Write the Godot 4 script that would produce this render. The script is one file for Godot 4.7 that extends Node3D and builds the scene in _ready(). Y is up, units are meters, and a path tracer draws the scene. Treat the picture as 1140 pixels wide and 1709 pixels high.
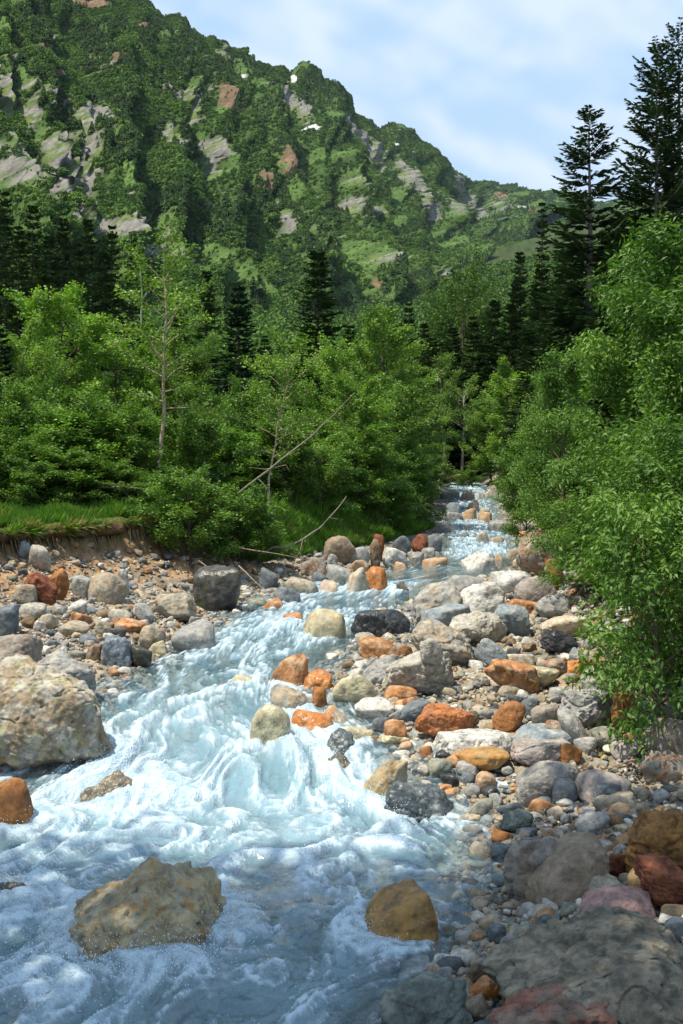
extends Node3D
# A mountain stream between boulder banks, trees on both sides, a forested valley wall behind. Units are metres, y is up, the view is along -z.

const DIST: PackedFloat32Array = [2, 3.5, 5, 7, 8.3, 9.2, 10.3, 12, 14.5, 17, 18.5, 21, 25, 27, 30, 34, 38, 45, 52, 70, 100, 200, 500, 1300]
const WATER: PackedFloat32Array = [-0.02, 0.0, 0.07, 0.12, 0.18, 0.42, 0.65, 0.78, 0.95, 1.04, 1.18, 1.28, 1.38, 1.54, 1.65, 1.9, 2.25, 2.9, 3.5, 5.4, 9.0, 25, 85, 300]
const SHORE_L: PackedFloat32Array = [-3.6, -3.4, -3.2, -3.0, -2.7, -2.25, -2.3, -2.0, -1.58, -1.35, -0.75, 0.75, 2.2, 2.4, 2.7, 3.15, 3.5, 4.3, 4.8, 6.2, 8, 14, 30, 80]
const SHORE_R: PackedFloat32Array = [0.0, 0.12, 0.25, 0.95, 0.85, 0.35, -0.05, -0.2, 0.45, 1.15, 1.5, 3.2, 4.1, 4.4, 4.9, 5.1, 5.5, 6.5, 7.1, 8.6, 10.5, 17, 34, 84]
const BANK_L: PackedFloat32Array = [-6.5, -6.4, -6.3, -6.2, -6.1, -6.0, -5.9, -5.8, -5.4, -4.1, -2.9, -1.2, 0.2, 1.0, 1.7, 2.75, 3.2, 4.0, 4.4, 5.8, 7.6, 13, 29, 79]
const BAR_R: PackedFloat32Array = [1.3, 1.3, 1.5, 1.9, 2.4, 2.7, 2.8, 3.0, 2.3, 1.8, 1.5, 0.7, 0.45, 0.4, 0.4, 0.4, 0.4, 0.4, 0.4, 0.4, 0.4, 0.4, 0.4, 0.4]
const BAR_SLOPE: PackedFloat32Array = [0.3, 0.3, 0.28, 0.22, 0.14, 0.09, 0.06, 0.06, 0.07, 0.08, 0.08, 0.1, 0.2, 0.2, 0.2, 0.2, 0.2, 0.2, 0.2, 0.2, 0.2, 0.2, 0.2, 0.2]
const WALL_S = [0.0, 0.177, 0.2919, 0.3876, 0.4348, 0.4783, 0.5217, 0.5481, 0.5596, 0.5932, 0.6354, 0.6444, 0.6568, 0.6755, 0.7019, 0.7314, 0.7717, 0.8478, 1.0]
const RIDGE = [Vector3(-302.6, 364.5, -560.0), Vector3(-251.5, 363.8, -640.0), Vector3(-206.0, 377.9, -740.0), Vector3(-158.7, 398.9, -850.0), Vector3(-135.6, 416.5, -920.0), Vector3(-109.2, 431.7, -1000.0), Vector3(-77.3, 449.5, -1090.0), Vector3(-53.4, 463.5, -1150.0), Vector3(-43.4, 482.3, -1170.0), Vector3(-7.0, 498.1, -1280.0), Vector3(51.5, 503.1, -1430.0), Vector3(67.7, 521.6, -1460.0), Vector3(90.7, 528.7, -1510.0), Vector3(132.6, 536.9, -1620.0), Vector3(217.1, 559.3, -1850.0), Vector3(343.9, 672.4, -2250.0), Vector3(470.8, 734.5, -2500.0), Vector3(624.5, 739.7, -2600.0), Vector3(1002.2, 819.6, -2700.0)]
const FOOT = [Vector3(-71.2, 20.0, -150.0), Vector3(-65.3, 31.6, -210.0), Vector3(-58.2, 41.4, -260.0), Vector3(-47.2, 53.8, -320.0), Vector3(-37.3, 62.2, -360.0), Vector3(-26.9, 71.7, -410.0), Vector3(-12.6, 81.4, -460.0), Vector3(-2.7, 89.6, -500.0), Vector3(2.8, 91.3, -510.0), Vector3(18.3, 101.6, -560.0), Vector3(40.6, 113.9, -620.0), Vector3(45.4, 118.6, -640.0), Vector3(52.2, 122.9, -660.0), Vector3(63.0, 132.1, -700.0), Vector3(76.7, 144.5, -760.0), Vector3(99.8, 166.9, -850.0), Vector3(152.8, 206.8, -1000.0), Vector3(258.2, 227.3, -1100.0), Vector3(445.4, 247.7, -1200.0)]
const PATCHES = [[-100.7, 125.5, -396.2, 4.8, 13.4, 0], [-125.0, 157.4, -462.3, 5.6, 7.6, 0], [-83.3, 100.0, -354.2, 8.7, 3.5, 0], [-103.3, 109.3, -370.4, 8.1, 2.8, 0], [-115.1, 120.7, -383.5, 5.2, 2.5, 0], [-67.3, 99.0, -367.3, 6.8, 3.6, 0], [-103.1, 155.1, -497.2, 3.8, 8.1, 0], [-112.3, 179.6, -524.5, 5.2, 10.3, 0], [-66.4, 108.9, -425.6, 1.9, 5.1, 0], [-142.1, 183.7, -478.9, 11.8, 7.8, 0], [-79.7, 132.5, -429.9, 7.0, 8.4, 1], [-139.5, 187.2, -480.9, 10.5, 7.9, 1], [-123.3, 252.4, -606.4, 2.3, 9.9, 2], [-166.9, 338.1, -726.0, 11.9, 5.5, 2], [-135.6, 336.9, -763.8, 4.2, 4.2, 2], [-138.5, 221.6, -570.1, 3.1, 3.1, 2], [-101.8, 237.7, -620.4, 1.4, 11.5, 2], [-93.7, 249.3, -701.5, 4.6, 10.7, 0], [-74.8, 194.6, -624.0, 4.8, 11.6, 1], [-71.9, 206.5, -614.0, 6.7, 6.0, 0], [-72.7, 195.2, -636.1, 2.4, 10.4, 0], [-75.8, 291.1, -767.2, 7.1, 14.2, 2], [-84.1, 378.9, -945.4, 2.6, 6.7, 3], [-105.0, 404.4, -966.5, 3.2, 11.6, 0], [-49.1, 446.1, -1124.2, 3.1, 7.4, 3], [-23.4, 339.3, -961.0, 4.7, 3.7, 3], [-52.2, 398.9, -1053.1, 6.9, 12.6, 0], [-34.4, 375.1, -1020.2, 5.0, 15.6, 0], [-71.5, 407.2, -1046.2, 8.0, 9.1, 0], [-9.3, 441.7, -1158.9, 2.5, 3.2, 3], [-87.3, 389.7, -960.1, 11.5, 11.5, 1], [-33.4, 244.7, -759.3, 6.6, 5.8, 2], [-33.9, 246.1, -835.0, 4.1, 15.5, 2], [-29.6, 163.8, -605.9, 3.0, 7.9, 0], [27.5, 432.0, -1270.6, 15.3, 12.5, 0], [38.7, 412.1, -1283.2, 6.3, 16.8, 0], [71.8, 383.5, -1240.3, 5.4, 23.0, 0], [86.4, 372.0, -1223.1, 9.3, 12.0, 0], [190.2, 506.1, -1739.7, 7.6, 20.9, 0], [209.7, 481.9, -1707.0, 6.5, 26.1, 0], [9.1, 229.9, -816.9, 6.2, 6.2, 0], [24.6, 263.2, -954.7, 9.4, 5.2, 0], [36.2, 219.4, -873.9, 4.8, 4.8, 0], [130.1, 335.3, -1325.3, 7.2, 14.5, 0], [74.2, 257.5, -1052.2, 5.2, 6.9, 0], [20.4, 136.5, -647.8, 3.2, 5.7, 2], [27.2, 162.8, -717.1, 7.8, 3.1, 0], [67.7, 148.3, -753.7, 4.1, 4.9, 3], [77.7, 168.4, -833.8, 6.4, 6.4, 0], [-31.6, 101.9, -492.2, 2.7, 1.3, 3], [10.2, 124.4, -628.9, 20.6, 8.9, 1], [-40.4, 103.0, -491.0, 16.1, 6.4, 1], [-73.5, 78.4, -319.8, 20.9, 1.7, 1], [292.0, 515.6, -1820.8, 8.0, 4.0, 3], [272.2, 457.0, -1674.1, 8.2, 2.7, 3], [289.4, 523.0, -1868.0, 28.6, 14.3, 2], [313.2, 595.5, -2052.1, 44.8, 9.0, 1], [-0.1, 361.8, -1005.9, 11.0, 6.6, 1], [65.4, 447.3, -1328.0, 3.6, 2.2, 3], [-12.8, 208.0, -776.8, 4.2, 12.7, 0], [-43.1, 199.4, -687.8, 3.0, 9.8, 2], [-84.6, 190.7, -575.0, 2.5, 7.5, 0], [54.8, 336.0, -1161.5, 13.9, 16.5, 1], [95.2, 323.6, -1166.3, 7.6, 12.7, 0], [242.0, 481.8, -1719.0, 5.6, 20.6, 0]]

const ROCKS = [
	["boulder", -2.52, -9.06, 1.28, 0.81, 0.86, "palebrown", "A", 8, 0.0, "huge lichen-spotted boulder with pale top and brown face, left of cascade"],
	["boulder", -2.56, -10.25, 0.57, 0.39, 0.41, "grey", "A", -14, 0.1, "grey pitted boulder leaning behind the huge lichen-spotted boulder"],
	["boulder", -3.3, -10.86, 0.63, 0.3, 0.49, "greybrown", "r", 0, 0.1, "grey-brown boulder cut by the left edge, above the huge boulder"],
	["stone", -3.8, -12.37, 0.33, 0.36, 0.3, "slate", "r", 0, 0.0, "dark slate boulder at the left edge of the gravel bank"],
	["boulder", -3.92, -14.33, 0.45, 0.42, 0.32, "red", "A", -28, 0.0, "maroon-brown angular boulder on the left gravel slope"],
	["stone", -3.8, -14.77, 0.3, 0.33, 0.27, "rust", "A", 0, 0.1, "rusty orange-brown block touching the maroon boulder"],
	["boulder", -3.18, -14.97, 0.5, 0.44, 0.36, "tan", "r", 0, 0.0, "large smooth tan boulder standing under the eroded earth bank"],
	["stone", -3.15, -15.88, 0.16, 0.3, 0.14, "pale", "a", 0, 0.1, "small pale stone behind the large tan boulder under the bank"],
	["boulder", -2.19, -14.49, 0.54, 0.35, 0.41, "tangrey", "A", -8, 0.0, "tan and grey boulder uphill of the smooth grey waterside boulder"],
	["boulder", -1.7, -12.74, 0.52, 0.33, 0.47, "smooth", "r", -6, 0.0, "smooth grey boulder at the water's edge on the left bank"],
	["boulder", -1.77, -15.74, 0.7, 0.65, 0.48, "wet", "r", 0, 0.0, "big dark wet boulder with a moss patch under the overhanging shrub"],
	["stone", -2.38, -11.64, 0.33, 0.34, 0.29, "bluewet", "A", 0, 0.0, "blue-grey faceted boulder with wet sides at the left waterline"],
	["stone", -2.14, -11.71, 0.24, 0.26, 0.22, "wet", "a", -12, 0.0, "black wet stone joined to the blue-grey faceted boulder"],
	["stone", -2.64, -11.73, 0.18, 0.2, 0.16, "brown", "a", 0, 0.0, "brown block beside the blue-grey faceted boulder"],
	["stone", -2.18, -12.69, 0.32, 0.27, 0.27, "tangrey", "r", -10, 0.0, "grey-tan rounded boulder between faceted boulder and smooth grey one"],
	["stone", -2.08, -12.41, 0.23, 0.16, 0.21, "yellow", "a", 10, 0.0, "wedge-shaped tan stone at the left waterline"],
	["stone", -2.57, -13.42, 0.39, 0.16, 0.33, "orange", "r", -8, 0.0, "long orange stone lying on the left gravel bank"],
	["stone", -3.16, -13.34, 0.27, 0.18, 0.19, "orange", "a", 0, 0.0, "lumpy orange stone in the middle of the left gravel bank"],
	["stone", -3.47, -12.98, 0.21, 0.18, 0.18, "tan", "r", 0, 0.0, "round tan stone beside the pale flat stone, left bank"],
	["stone", -3.78, -13.49, 0.31, 0.18, 0.27, "pale", "r", 0, 0.0, "pale blue-grey flat stone on the left gravel bank"],
	["stone", -3.39, -14.06, 0.27, 0.16, 0.24, "white", "r", 0, 0.0, "whitish stone above the lumpy orange stone"],
	["stone", -3.59, -15.24, 0.31, 0.21, 0.25, "greylight", "f", -6, 0.1, "grey slab stone left of the large tan boulder"],
	["stone", -4.37, -15.86, 0.32, 0.25, 0.29, "pale", "a", -10, 0.1, "pale stone above the maroon boulder"],
	["stone", -4.64, -16.04, 0.23, 0.16, 0.2, "bluegrey", "r", 0, 0.1, "small blue-grey stone high on the left gravel slope"],
	["stone", -4.09, -14.22, 0.32, 0.15, 0.28, "tangrey", "f", -4, 0.1, "flat olive-grey stone left of the maroon boulder"],
	["stone", -2.86, -12.46, 0.25, 0.12, 0.18, "slate", "r", 0, 0.0, "flat dark blue stone in the left gravel bank"],
	["stone", -2.82, -13.01, 0.18, 0.18, 0.17, "tangrey", "a", 0, 0.0, "grey angular stone below the lumpy orange stone"],
	["stone", -2.65, -13.09, 0.18, 0.11, 0.12, "dark", "r", 0, 0.0, "small dark stone under the long orange stone"],
	["stone", -3.14, -12.87, 0.38, 0.15, 0.35, "tan", "r", 0, 0.0, "broad tan-grey stone below the round tan stone"],
	["stone", -2.52, -13.96, 0.29, 0.26, 0.19, "greylight", "a", -20, 0.0, "light grey tilted stone right of the whitish stones"],
	["stone", -2.79, -13.88, 0.3, 0.16, 0.24, "pale", "r", -5, 0.0, "pale grey slab stone in the left gravel bank"],
	["stone", -3.53, -13.75, 0.19, 0.15, 0.12, "grey", "a", 0, 0.0, "grey wedge stone between pale flat stone and whitish stone"],
	["stone", -2.41, -7.91, 0.35, 0.34, 0.32, "rust", "r", 0, 0.0, "orange-brown boulder at the left edge below the huge boulder"],
	["boulder", -1.76, -8.56, 0.58, 0.29, 0.51, "wetbrown", "a", 0, -0.14, "brown boulder under the white cascade, left side"],
	["boulder", -1.08, -5.98, 0.86, 0.4, 0.76, "ochre", "A", -7, 0.0, "big ochre-grey boulder in the foreground rapids"],
	["boulder", -2.06, -6.66, 0.45, 0.25, 0.32, "wet", "r", 8, -0.16, "dark smooth boulder under thin water at the left edge"],
	["boulder", 0.33, -6.03, 0.42, 0.27, 0.37, "wetochre", "r", 5, 0.0, "orange-brown wet boulder alone in the right foreground rapids"],
	["boulder", -0.21, -13.44, 0.53, 0.36, 0.37, "yellow", "r", -4, 0.0, "yellowish round boulder with a dark hollow in mid-stream"],
	["stone", -0.53, -10.92, 0.41, 0.31, 0.34, "orange", "r", 30, 0.0, "tilted smooth orange boulder at the edge of the white water"],
	["stone", -0.25, -10.81, 0.33, 0.17, 0.27, "wetorange", "a", 0, 0.0, "wet bright orange stone right of the tilted orange boulder"],
	["boulder", -0.43, -10.14, 0.47, 0.21, 0.44, "tangrey", "a", -8, 0.0, "grey-tan boulder below the tilted orange boulder"],
	["stone", -0.2, -10.11, 0.14, 0.15, 0.13, "rust", "a", 0, 0.05, "small upright rust-coloured stone between wet boulders"],
	["stone", -0.61, -9.43, 0.36, 0.31, 0.26, "wetyellow", "r", 0, 0.0, "pale yellowish wet boulder at the cascade lip"],
	["stone", -0.26, -9.58, 0.38, 0.19, 0.28, "wetorange", "r", 6, 0.0, "rough bright orange boulder beside the pale yellowish wet boulder"],
	["stone", -0.03, -9.76, 0.32, 0.17, 0.28, "orangewhite", "a", -28, 0.0, "orange and white split stone leaning right of the rough orange boulder"],
	["stone", -0.93, -11.0, 0.33, 0.14, 0.29, "wetyellow", "r", 0, -0.05, "tan stone nearly drowned in white water"],
	["boulder", 0.49, -13.62, 0.75, 0.33, 0.52, "black", "f", 7, 0.0, "long black wet boulder across the stream's right side"],
	["boulder", 1.28, -14.44, 0.71, 0.47, 0.66, "greytan", "A", 12, 0.05, "large grey boulder with tan underside beside the rapid"],
	["boulder", 1.95, -17.05, 0.81, 0.31, 0.69, "smooth", "r", 0, 0.05, "smooth grey hump behind the white and orange boulders"],
	["boulder", 1.83, -14.43, 0.61, 0.44, 0.5, "white", "A", -6, 0.05, "white angular boulder behind the round orange-stained one"],
	["stone", 1.84, -14.72, 0.41, 0.37, 0.37, "orangewhite", "r", 0, 0.0, "round cream boulder stained with orange"],
	["boulder", 1.32, -13.9, 0.68, 0.3, 0.51, "bluegrey", "f", 14, 0.0, "long blue-grey stone pointing up to the right"],
	["boulder", 1.59, -12.74, 0.7, 0.35, 0.58, "pale", "A", -8, 0.0, "pale cracked granite boulder in the middle of the right bar"],
	["boulder", 2.02, -13.05, 0.48, 0.37, 0.44, "bluegrey", "A", -14, 0.0, "blue-grey block boulder with dark shadowed end"],
	["boulder", 2.66, -17.23, 0.62, 0.25, 0.55, "white", "f", -4, 0.1, "long white stone above the driftwood log"],
	["boulder", 2.7, -15.34, 0.58, 0.37, 0.43, "pinkgrey", "r", 6, 0.05, "pinkish grey rounded boulder at the log's end"],
	["boulder", 2.41, -14.51, 0.46, 0.2, 0.31, "orange", "f", -6, 0.0, "flat orange stone below the pinkish grey boulder"],
	["stone", 2.7, -14.42, 0.41, 0.19, 0.38, "orange", "r", -8, 0.0, "second flat orange stone, right of its twin"],
	["boulder", 2.71, -14.04, 0.47, 0.22, 0.34, "grey", "r", 0, 0.1, "grey boulder half under the leafy branches"],
	["stone", 3.02, -15.58, 0.25, 0.39, 0.23, "rust", "a", 0, 0.1, "rust-brown upright boulder below the right bush"],
	["boulder", 3.18, -17.63, 0.72, 0.65, 0.51, "rustgrey", "A", -10, 0.1, "tall grey boulder with rusty side under the right bush"],
	["boulder", 3.2, -18.36, 0.54, 0.31, 0.39, "greybrown", "r", 0, 0.0, "low brown boulder at the water below the tall rusty one"],
	["boulder", 2.71, -21.61, 0.71, 0.35, 0.64, "white", "A", 0, 0.0, "white-grey craggy boulder standing in the upper rapids"],
	["stone", 3.45, -24.15, 0.24, 0.15, 0.22, "tanorange", "r", 0, 0.0, "small orange stone beside the craggy white boulder"],
	["stone", 3.77, -24.17, 0.34, 0.27, 0.27, "tan", "r", 0, 0.0, "tan block stone right of the small orange stone"],
	["boulder", 2.61, -12.7, 0.67, 0.26, 0.57, "cream", "r", -4, 0.0, "broad cream-white boulder half hidden by branches"],
	["stone", 2.34, -11.84, 0.4, 0.27, 0.28, "black", "A", -16, 0.0, "dark wedge boulder in front of the cream-white one"],
	["boulder", 1.07, -11.51, 0.71, 0.51, 0.55, "greytan", "A", -30, 0.0, "tall tilted grey slab boulder in the middle of the right bar"],
	["boulder", 0.74, -10.59, 0.7, 0.39, 0.55, "pale", "A", -3, 0.0, "big pale boulder with dark undercut in front of the tilted slab"],
	["stone", 0.84, -10.31, 0.22, 0.17, 0.16, "pale", "a", 0, 0.38, "pale pointed stone perched on the big pale boulder"],
	["boulder", 0.44, -10.97, 0.46, 0.3, 0.35, "greylight", "A", 18, 0.0, "light grey boulder with shadowed face, left of the big pale one"],
	["boulder", 0.41, -12.16, 0.45, 0.24, 0.33, "orange", "r", 0, 0.0, "dome-shaped orange boulder at the stream side"],
	["stone", 0.28, -12.75, 0.25, 0.2, 0.16, "pale", "a", 0, 0.0, "pale stone behind the dome-shaped orange boulder"],
	["stone", 0.7, -12.2, 0.17, 0.13, 0.14, "orange", "r", 0, 0.0, "small orange stone right of the dome-shaped orange boulder"],
	["stone", 1.56, -11.25, 0.32, 0.28, 0.26, "bluegrey", "r", -20, 0.05, "blue-grey egg-shaped boulder right of the tilted slab"],
	["stone", 1.39, -11.24, 0.17, 0.11, 0.15, "white", "r", 0, 0.0, "small white stone under the egg-shaped boulder"],
	["boulder", 1.6, -10.28, 0.52, 0.31, 0.37, "orange", "A", -22, 0.0, "large orange boulder in the side channel"],
	["stone", 1.89, -10.49, 0.38, 0.2, 0.31, "wetyellow", "r", -8, 0.0, "yellow-grey wet boulder behind the large orange boulder"],
	["stone", 2.09, -10.79, 0.32, 0.2, 0.3, "rustgrey", "r", -8, 0.0, "brown rounded boulder resting by the yellow-grey one"],
	["stone", 2.31, -10.75, 0.28, 0.17, 0.27, "wetorange", "a", -8, 0.0, "bright orange wet stone under the leafy branches"],
	["stone", 1.84, -11.26, 0.29, 0.15, 0.19, "cream", "f", 0, 0.0, "cream flat stone lying in the side pool"],
	["stone", 1.42, -11.63, 0.23, 0.15, 0.17, "slate", "r", 0, 0.0, "dark stone left of the egg-shaped boulder"],
	["boulder", 0.13, -10.34, 0.43, 0.26, 0.34, "wetyellow", "r", 0, 0.0, "tan domed boulder wet with spray, left of pale boulder"],
	["stone", 0.3, -9.93, 0.37, 0.17, 0.3, "white", "r", 5, 0.0, "pale flat oval boulder in the shallows"],
	["stone", 0.55, -10.31, 0.32, 0.12, 0.22, "orange", "r", -6, 0.0, "low orange stone under the pale boulder's undercut"],
	["stone", 0.6, -10.01, 0.24, 0.14, 0.22, "orange", "a", 10, 0.0, "orange wedge stone below the low orange stone"],
	["stone", 0.66, -9.83, 0.32, 0.17, 0.26, "slate", "f", 14, 0.0, "dark grey slab right of the pale oval boulder"],
	["boulder", 0.89, -9.45, 0.53, 0.27, 0.41, "rustorange", "A", -14, 0.0, "large rust-orange boulder in the middle of the right bar"],
	["stone", 0.46, -9.36, 0.2, 0.2, 0.18, "orange", "a", 0, 0.0, "upright orange block beside the rust-orange boulder"],
	["stone", 0.35, -9.58, 0.17, 0.15, 0.15, "slate", "r", 0, 0.0, "dark blue stone left of the upright orange block"],
	["stone", 0.0, -9.19, 0.29, 0.18, 0.26, "slatewet", "A", 0, 0.0, "dark grey wet stone in the foam below the rough orange boulder"],
	["stone", -0.01, -8.82, 0.29, 0.15, 0.19, "wetbrown", "a", 0, 0.0, "tan-brown wet stone washed by foam"],
	["stone", 0.15, -9.48, 0.3, 0.14, 0.28, "wetyellow", "r", 0, -0.04, "yellowish stone just under the shallows"],
	["stone", 0.46, -9.42, 0.32, 0.1, 0.3, "wetyellow", "f", 0, -0.03, "pale yellow flat stone under shallow water"],
	["stone", 1.44, -9.48, 0.29, 0.23, 0.23, "rust", "r", 10, 0.0, "round brown-orange boulder in the side channel"],
	["stone", 1.75, -9.43, 0.27, 0.2, 0.21, "greybrown", "r", 10, 0.0, "grey-brown boulder left of the leaning oval stone"],
	["boulder", 1.1, -9.15, 0.66, 0.14, 0.46, "white", "f", -2, 0.0, "long flat white granite slab on the right bar"],
	["boulder", 1.67, -9.09, 0.52, 0.17, 0.41, "bluegrey", "r", -4, 0.0, "broad blue-grey boulder below the leaning oval stone"],
	["stone", 1.79, -9.1, 0.26, 0.13, 0.18, "rustgrey", "r", -20, 0.06, "orange-stained stone behind the broad blue-grey boulder"],
	["boulder", 2.14, -9.49, 0.49, 0.28, 0.42, "grey", "A", 6, 0.0, "grey granite boulder under the low leafy branches"],
	["stone", 1.9, -9.0, 0.25, 0.25, 0.23, "greylight", "r", -48, 0.08, "long oval grey stone leaning to the left"],
	["boulder", 1.6, -8.87, 0.49, 0.16, 0.39, "pinkgrey", "f", -6, 0.0, "long grey-pink stone below the broad blue-grey boulder"],
	["stone", 1.82, -8.74, 0.18, 0.13, 0.13, "rust", "r", -10, 0.04, "small rust-brown stone in front of the grey ones"],
	["stone", 1.97, -8.89, 0.18, 0.13, 0.16, "greylight", "r", 0, 0.0, "small light grey stone right of the rust-brown one"],
	["stone", 2.16, -9.02, 0.27, 0.13, 0.25, "greygreen", "r", 0, 0.0, "mossy grey stone at the dark foot of the bush"],
	["boulder", 1.13, -8.88, 0.44, 0.14, 0.42, "ochreorange", "r", -3, 0.0, "wide orange-ochre boulder in front of the white slab"],
	["boulder", 1.56, -8.31, 0.5, 0.27, 0.37, "granite", "r", 14, 0.0, "large speckled grey boulder at the shallow pool"],
	["stone", 1.65, -8.1, 0.21, 0.16, 0.19, "slate", "r", 10, 0.02, "dark blue-green round stone leaning on the speckled boulder"],
	["stone", 1.92, -8.05, 0.4, 0.21, 0.32, "pinkgrey", "r", -8, 0.0, "pinkish grey boulder right of the speckled one"],
	["stone", 1.91, -7.86, 0.22, 0.13, 0.15, "slate", "a", 0, 0.04, "dark stone lying against the pinkish grey boulder"],
	["stone", 1.94, -7.78, 0.35, 0.12, 0.25, "tan", "f", 8, 0.0, "long tan stone in front of the pinkish grey boulder"],
	["stone", 2.43, -8.26, 0.36, 0.24, 0.24, "rustgrey", "A", 10, 0.0, "grey and rust boulder at the right edge by the pool"],
	["stone", 0.33, -8.48, 0.37, 0.28, 0.34, "ochre", "A", 24, 0.0, "tan boulder joined behind the dark wet boulder at the bar's tip"],
	["boulder", 0.56, -8.12, 0.57, 0.27, 0.42, "slatewet", "A", -10, 0.0, "dark blue wet boulder at the tip of the right bar"],
	["stone", 0.79, -8.78, 0.2, 0.14, 0.19, "greygreen", "a", 0, 0.0, "dark green-grey block stone by the orange-ochre boulder"],
	["stone", 1.01, -8.75, 0.2, 0.11, 0.16, "greylight", "r", 0, 0.0, "rounded grey stone in front of the orange-ochre boulder"],
	["stone", 0.85, -8.64, 0.15, 0.09, 0.14, "black", "r", 0, 0.0, "black wet cobble below the green-grey block stone"],
	["stone", 0.99, -8.63, 0.14, 0.08, 0.11, "slate", "r", 0, 0.0, "dark blue cobble below the rounded grey stone"],
	["stone", 1.13, -8.56, 0.16, 0.11, 0.15, "tanorange", "r", 4, 0.0, "tan-orange cobble between dark cobbles"],
	["stone", 1.15, -8.44, 0.15, 0.07, 0.14, "black", "r", 0, 0.0, "black flat cobble below the tan-orange cobble"],
	["stone", 0.81, -8.56, 0.13, 0.06, 0.1, "orange", "a", 0, 0.0, "small orange stone beside the dark wet boulder"],
	["stone", 0.86, -9.04, 0.2, 0.07, 0.14, "black", "r", -8, 0.0, "black smooth stone before the left end of white slab"],
	["stone", 1.3, -8.97, 0.19, 0.06, 0.16, "black", "f", 0, 0.0, "black thin stone before the right end of white slab"],
	["stone", 1.13, -6.44, 0.4, 0.35, 0.29, "greybrown", "a", 0, 0.0, "smaller brown boulder pressed against the large brown smooth one"],
	["boulder", 1.28, -6.29, 0.51, 0.35, 0.45, "brownpale", "r", 14, 0.0, "large brown smooth boulder in the shaded right foreground"],
	["stone", 1.83, -6.29, 0.42, 0.31, 0.36, "ochrebrown", "A", -5, 0.05, "large ochre-brown boulder at the right edge"],
	["stone", 1.69, -5.69, 0.3, 0.25, 0.22, "red", "A", -16, 0.02, "dark red-brown boulder at the right edge"],
	["stone", 1.39, -5.56, 0.4, 0.18, 0.33, "pink", "r", -3, 0.0, "pink granite boulder above the foreground slab"],
	["stone", 1.46, -6.11, 0.18, 0.12, 0.16, "tangrey", "a", 0, 0.0, "small grey cracked stone above the pink boulder"],
	["stone", 1.62, -6.41, 0.17, 0.14, 0.12, "red", "a", 0, 0.0, "small dark red block between the brown boulders"],
	["stone", 1.63, -6.01, 0.13, 0.14, 0.12, "ochreorange", "a", 0, 0.0, "ochre stone under the dark red-brown boulder"],
	["stone", 1.9, -7.54, 0.16, 0.12, 0.13, "tanorange", "a", 0, 0.0, "cracked tan stone beside the ochre-brown boulder"],
	["stone", 1.67, -7.35, 0.23, 0.15, 0.21, "greylight", "a", 18, 0.0, "light grey stone above the brown smooth boulder"],
	["stone", 1.23, -7.7, 0.24, 0.14, 0.19, "greengrey", "A", 12, 0.0, "dark green-grey boulder at the shaded gravel edge"],
	["stone", 1.24, -8.03, 0.22, 0.1, 0.16, "slate", "r", 10, 0.0, "blue-black rounded stone behind the dark green-grey boulder"],
	["stone", 1.02, -8.1, 0.23, 0.13, 0.15, "greygreen", "r", 16, 0.0, "olive-grey stone on the gravel above the shaded rapid"],
	["stone", 1.27, -7.54, 0.14, 0.07, 0.13, "slate", "r", 0, 0.0, "small blue-black cobble under the green-grey boulder"],
	["stone", 1.42, -7.39, 0.18, 0.09, 0.13, "orangewhite", "a", -10, 0.0, "white cobble with an orange heart"],
	["stone", 1.45, -8.0, 0.18, 0.09, 0.15, "orange", "r", 8, 0.0, "flat orange stone below the speckled grey boulder"],
	["stone", 1.1, -7.52, 0.16, 0.08, 0.15, "rust", "a", 0, 0.0, "rusty jagged stone at the shaded waterline"],
	["stone", 1.07, -7.22, 0.19, 0.1, 0.14, "slatewet", "a", 0, 0.0, "blue-black wet stone left of the brown boulders at the waterline"],
	["stone", 1.09, -5.68, 0.18, 0.12, 0.15, "greengrey", "A", -18, 0.0, "blue-green angular stone left of the pink boulder"],
	["stone", 0.91, -5.71, 0.14, 0.09, 0.12, "tangrey", "a", 0, 0.0, "pale angular stone at the shaded water's edge"],
	["stone", 1.03, -5.61, 0.09, 0.08, 0.06, "orange", "r", 0, 0.0, "round orange cobble below the blue-green stone"],
	["stone", 1.12, -5.43, 0.19, 0.09, 0.13, "rustorange", "a", 14, 0.0, "orange-brown shard lying beside the pink boulder"],
	["stone", 0.9, -5.45, 0.15, 0.1, 0.11, "bluegrey", "A", 0, 0.0, "blue-grey stone near the foreground slab"],
	["stone", 0.82, -5.8, 0.11, 0.1, 0.1, "slatewet", "a", 0, 0.0, "black wet stone at the shaded water's edge"],
	["stone", 0.67, -5.12, 0.15, 0.09, 0.14, "wetorange", "a", 18, 0.0, "orange stone wedged beside the foreground slab"],
	["stone", 0.66, -5.37, 0.1, 0.08, 0.07, "brown", "a", 0, 0.0, "brown stone at the foam above the wedged orange stone"],
	["stone", 0.79, -5.52, 0.1, 0.06, 0.09, "slate", "a", 0, 0.0, "dark stone behind the wedged orange stone"],
	["stone", 0.77, -5.24, 0.14, 0.06, 0.1, "tan", "a", 0, 0.0, "tan cobble resting on the slab's left shoulder"],
	["stone", 0.93, -5.38, 0.08, 0.05, 0.05, "pale", "r", 0, 0.0, "small pale cobble at the slab's edge"],
	["boulder", 1.13, -4.8, 1.0, 0.28, 1.0, "slab", "S", 12, 0.0, "huge weathered grey-green slab in the bottom right corner"],
	["boulder", 0.89, -4.52, 0.56, 0.23, 0.43, "slabred", "A", 14, 0.0, "reddish block set in the front of the bottom slab"],
	["boulder", 0.37, -4.88, 0.42, 0.29, 0.28, "greengrey", "A", 10, 0.0, "large grey-green boulder at the bottom edge by the water"],
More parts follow.
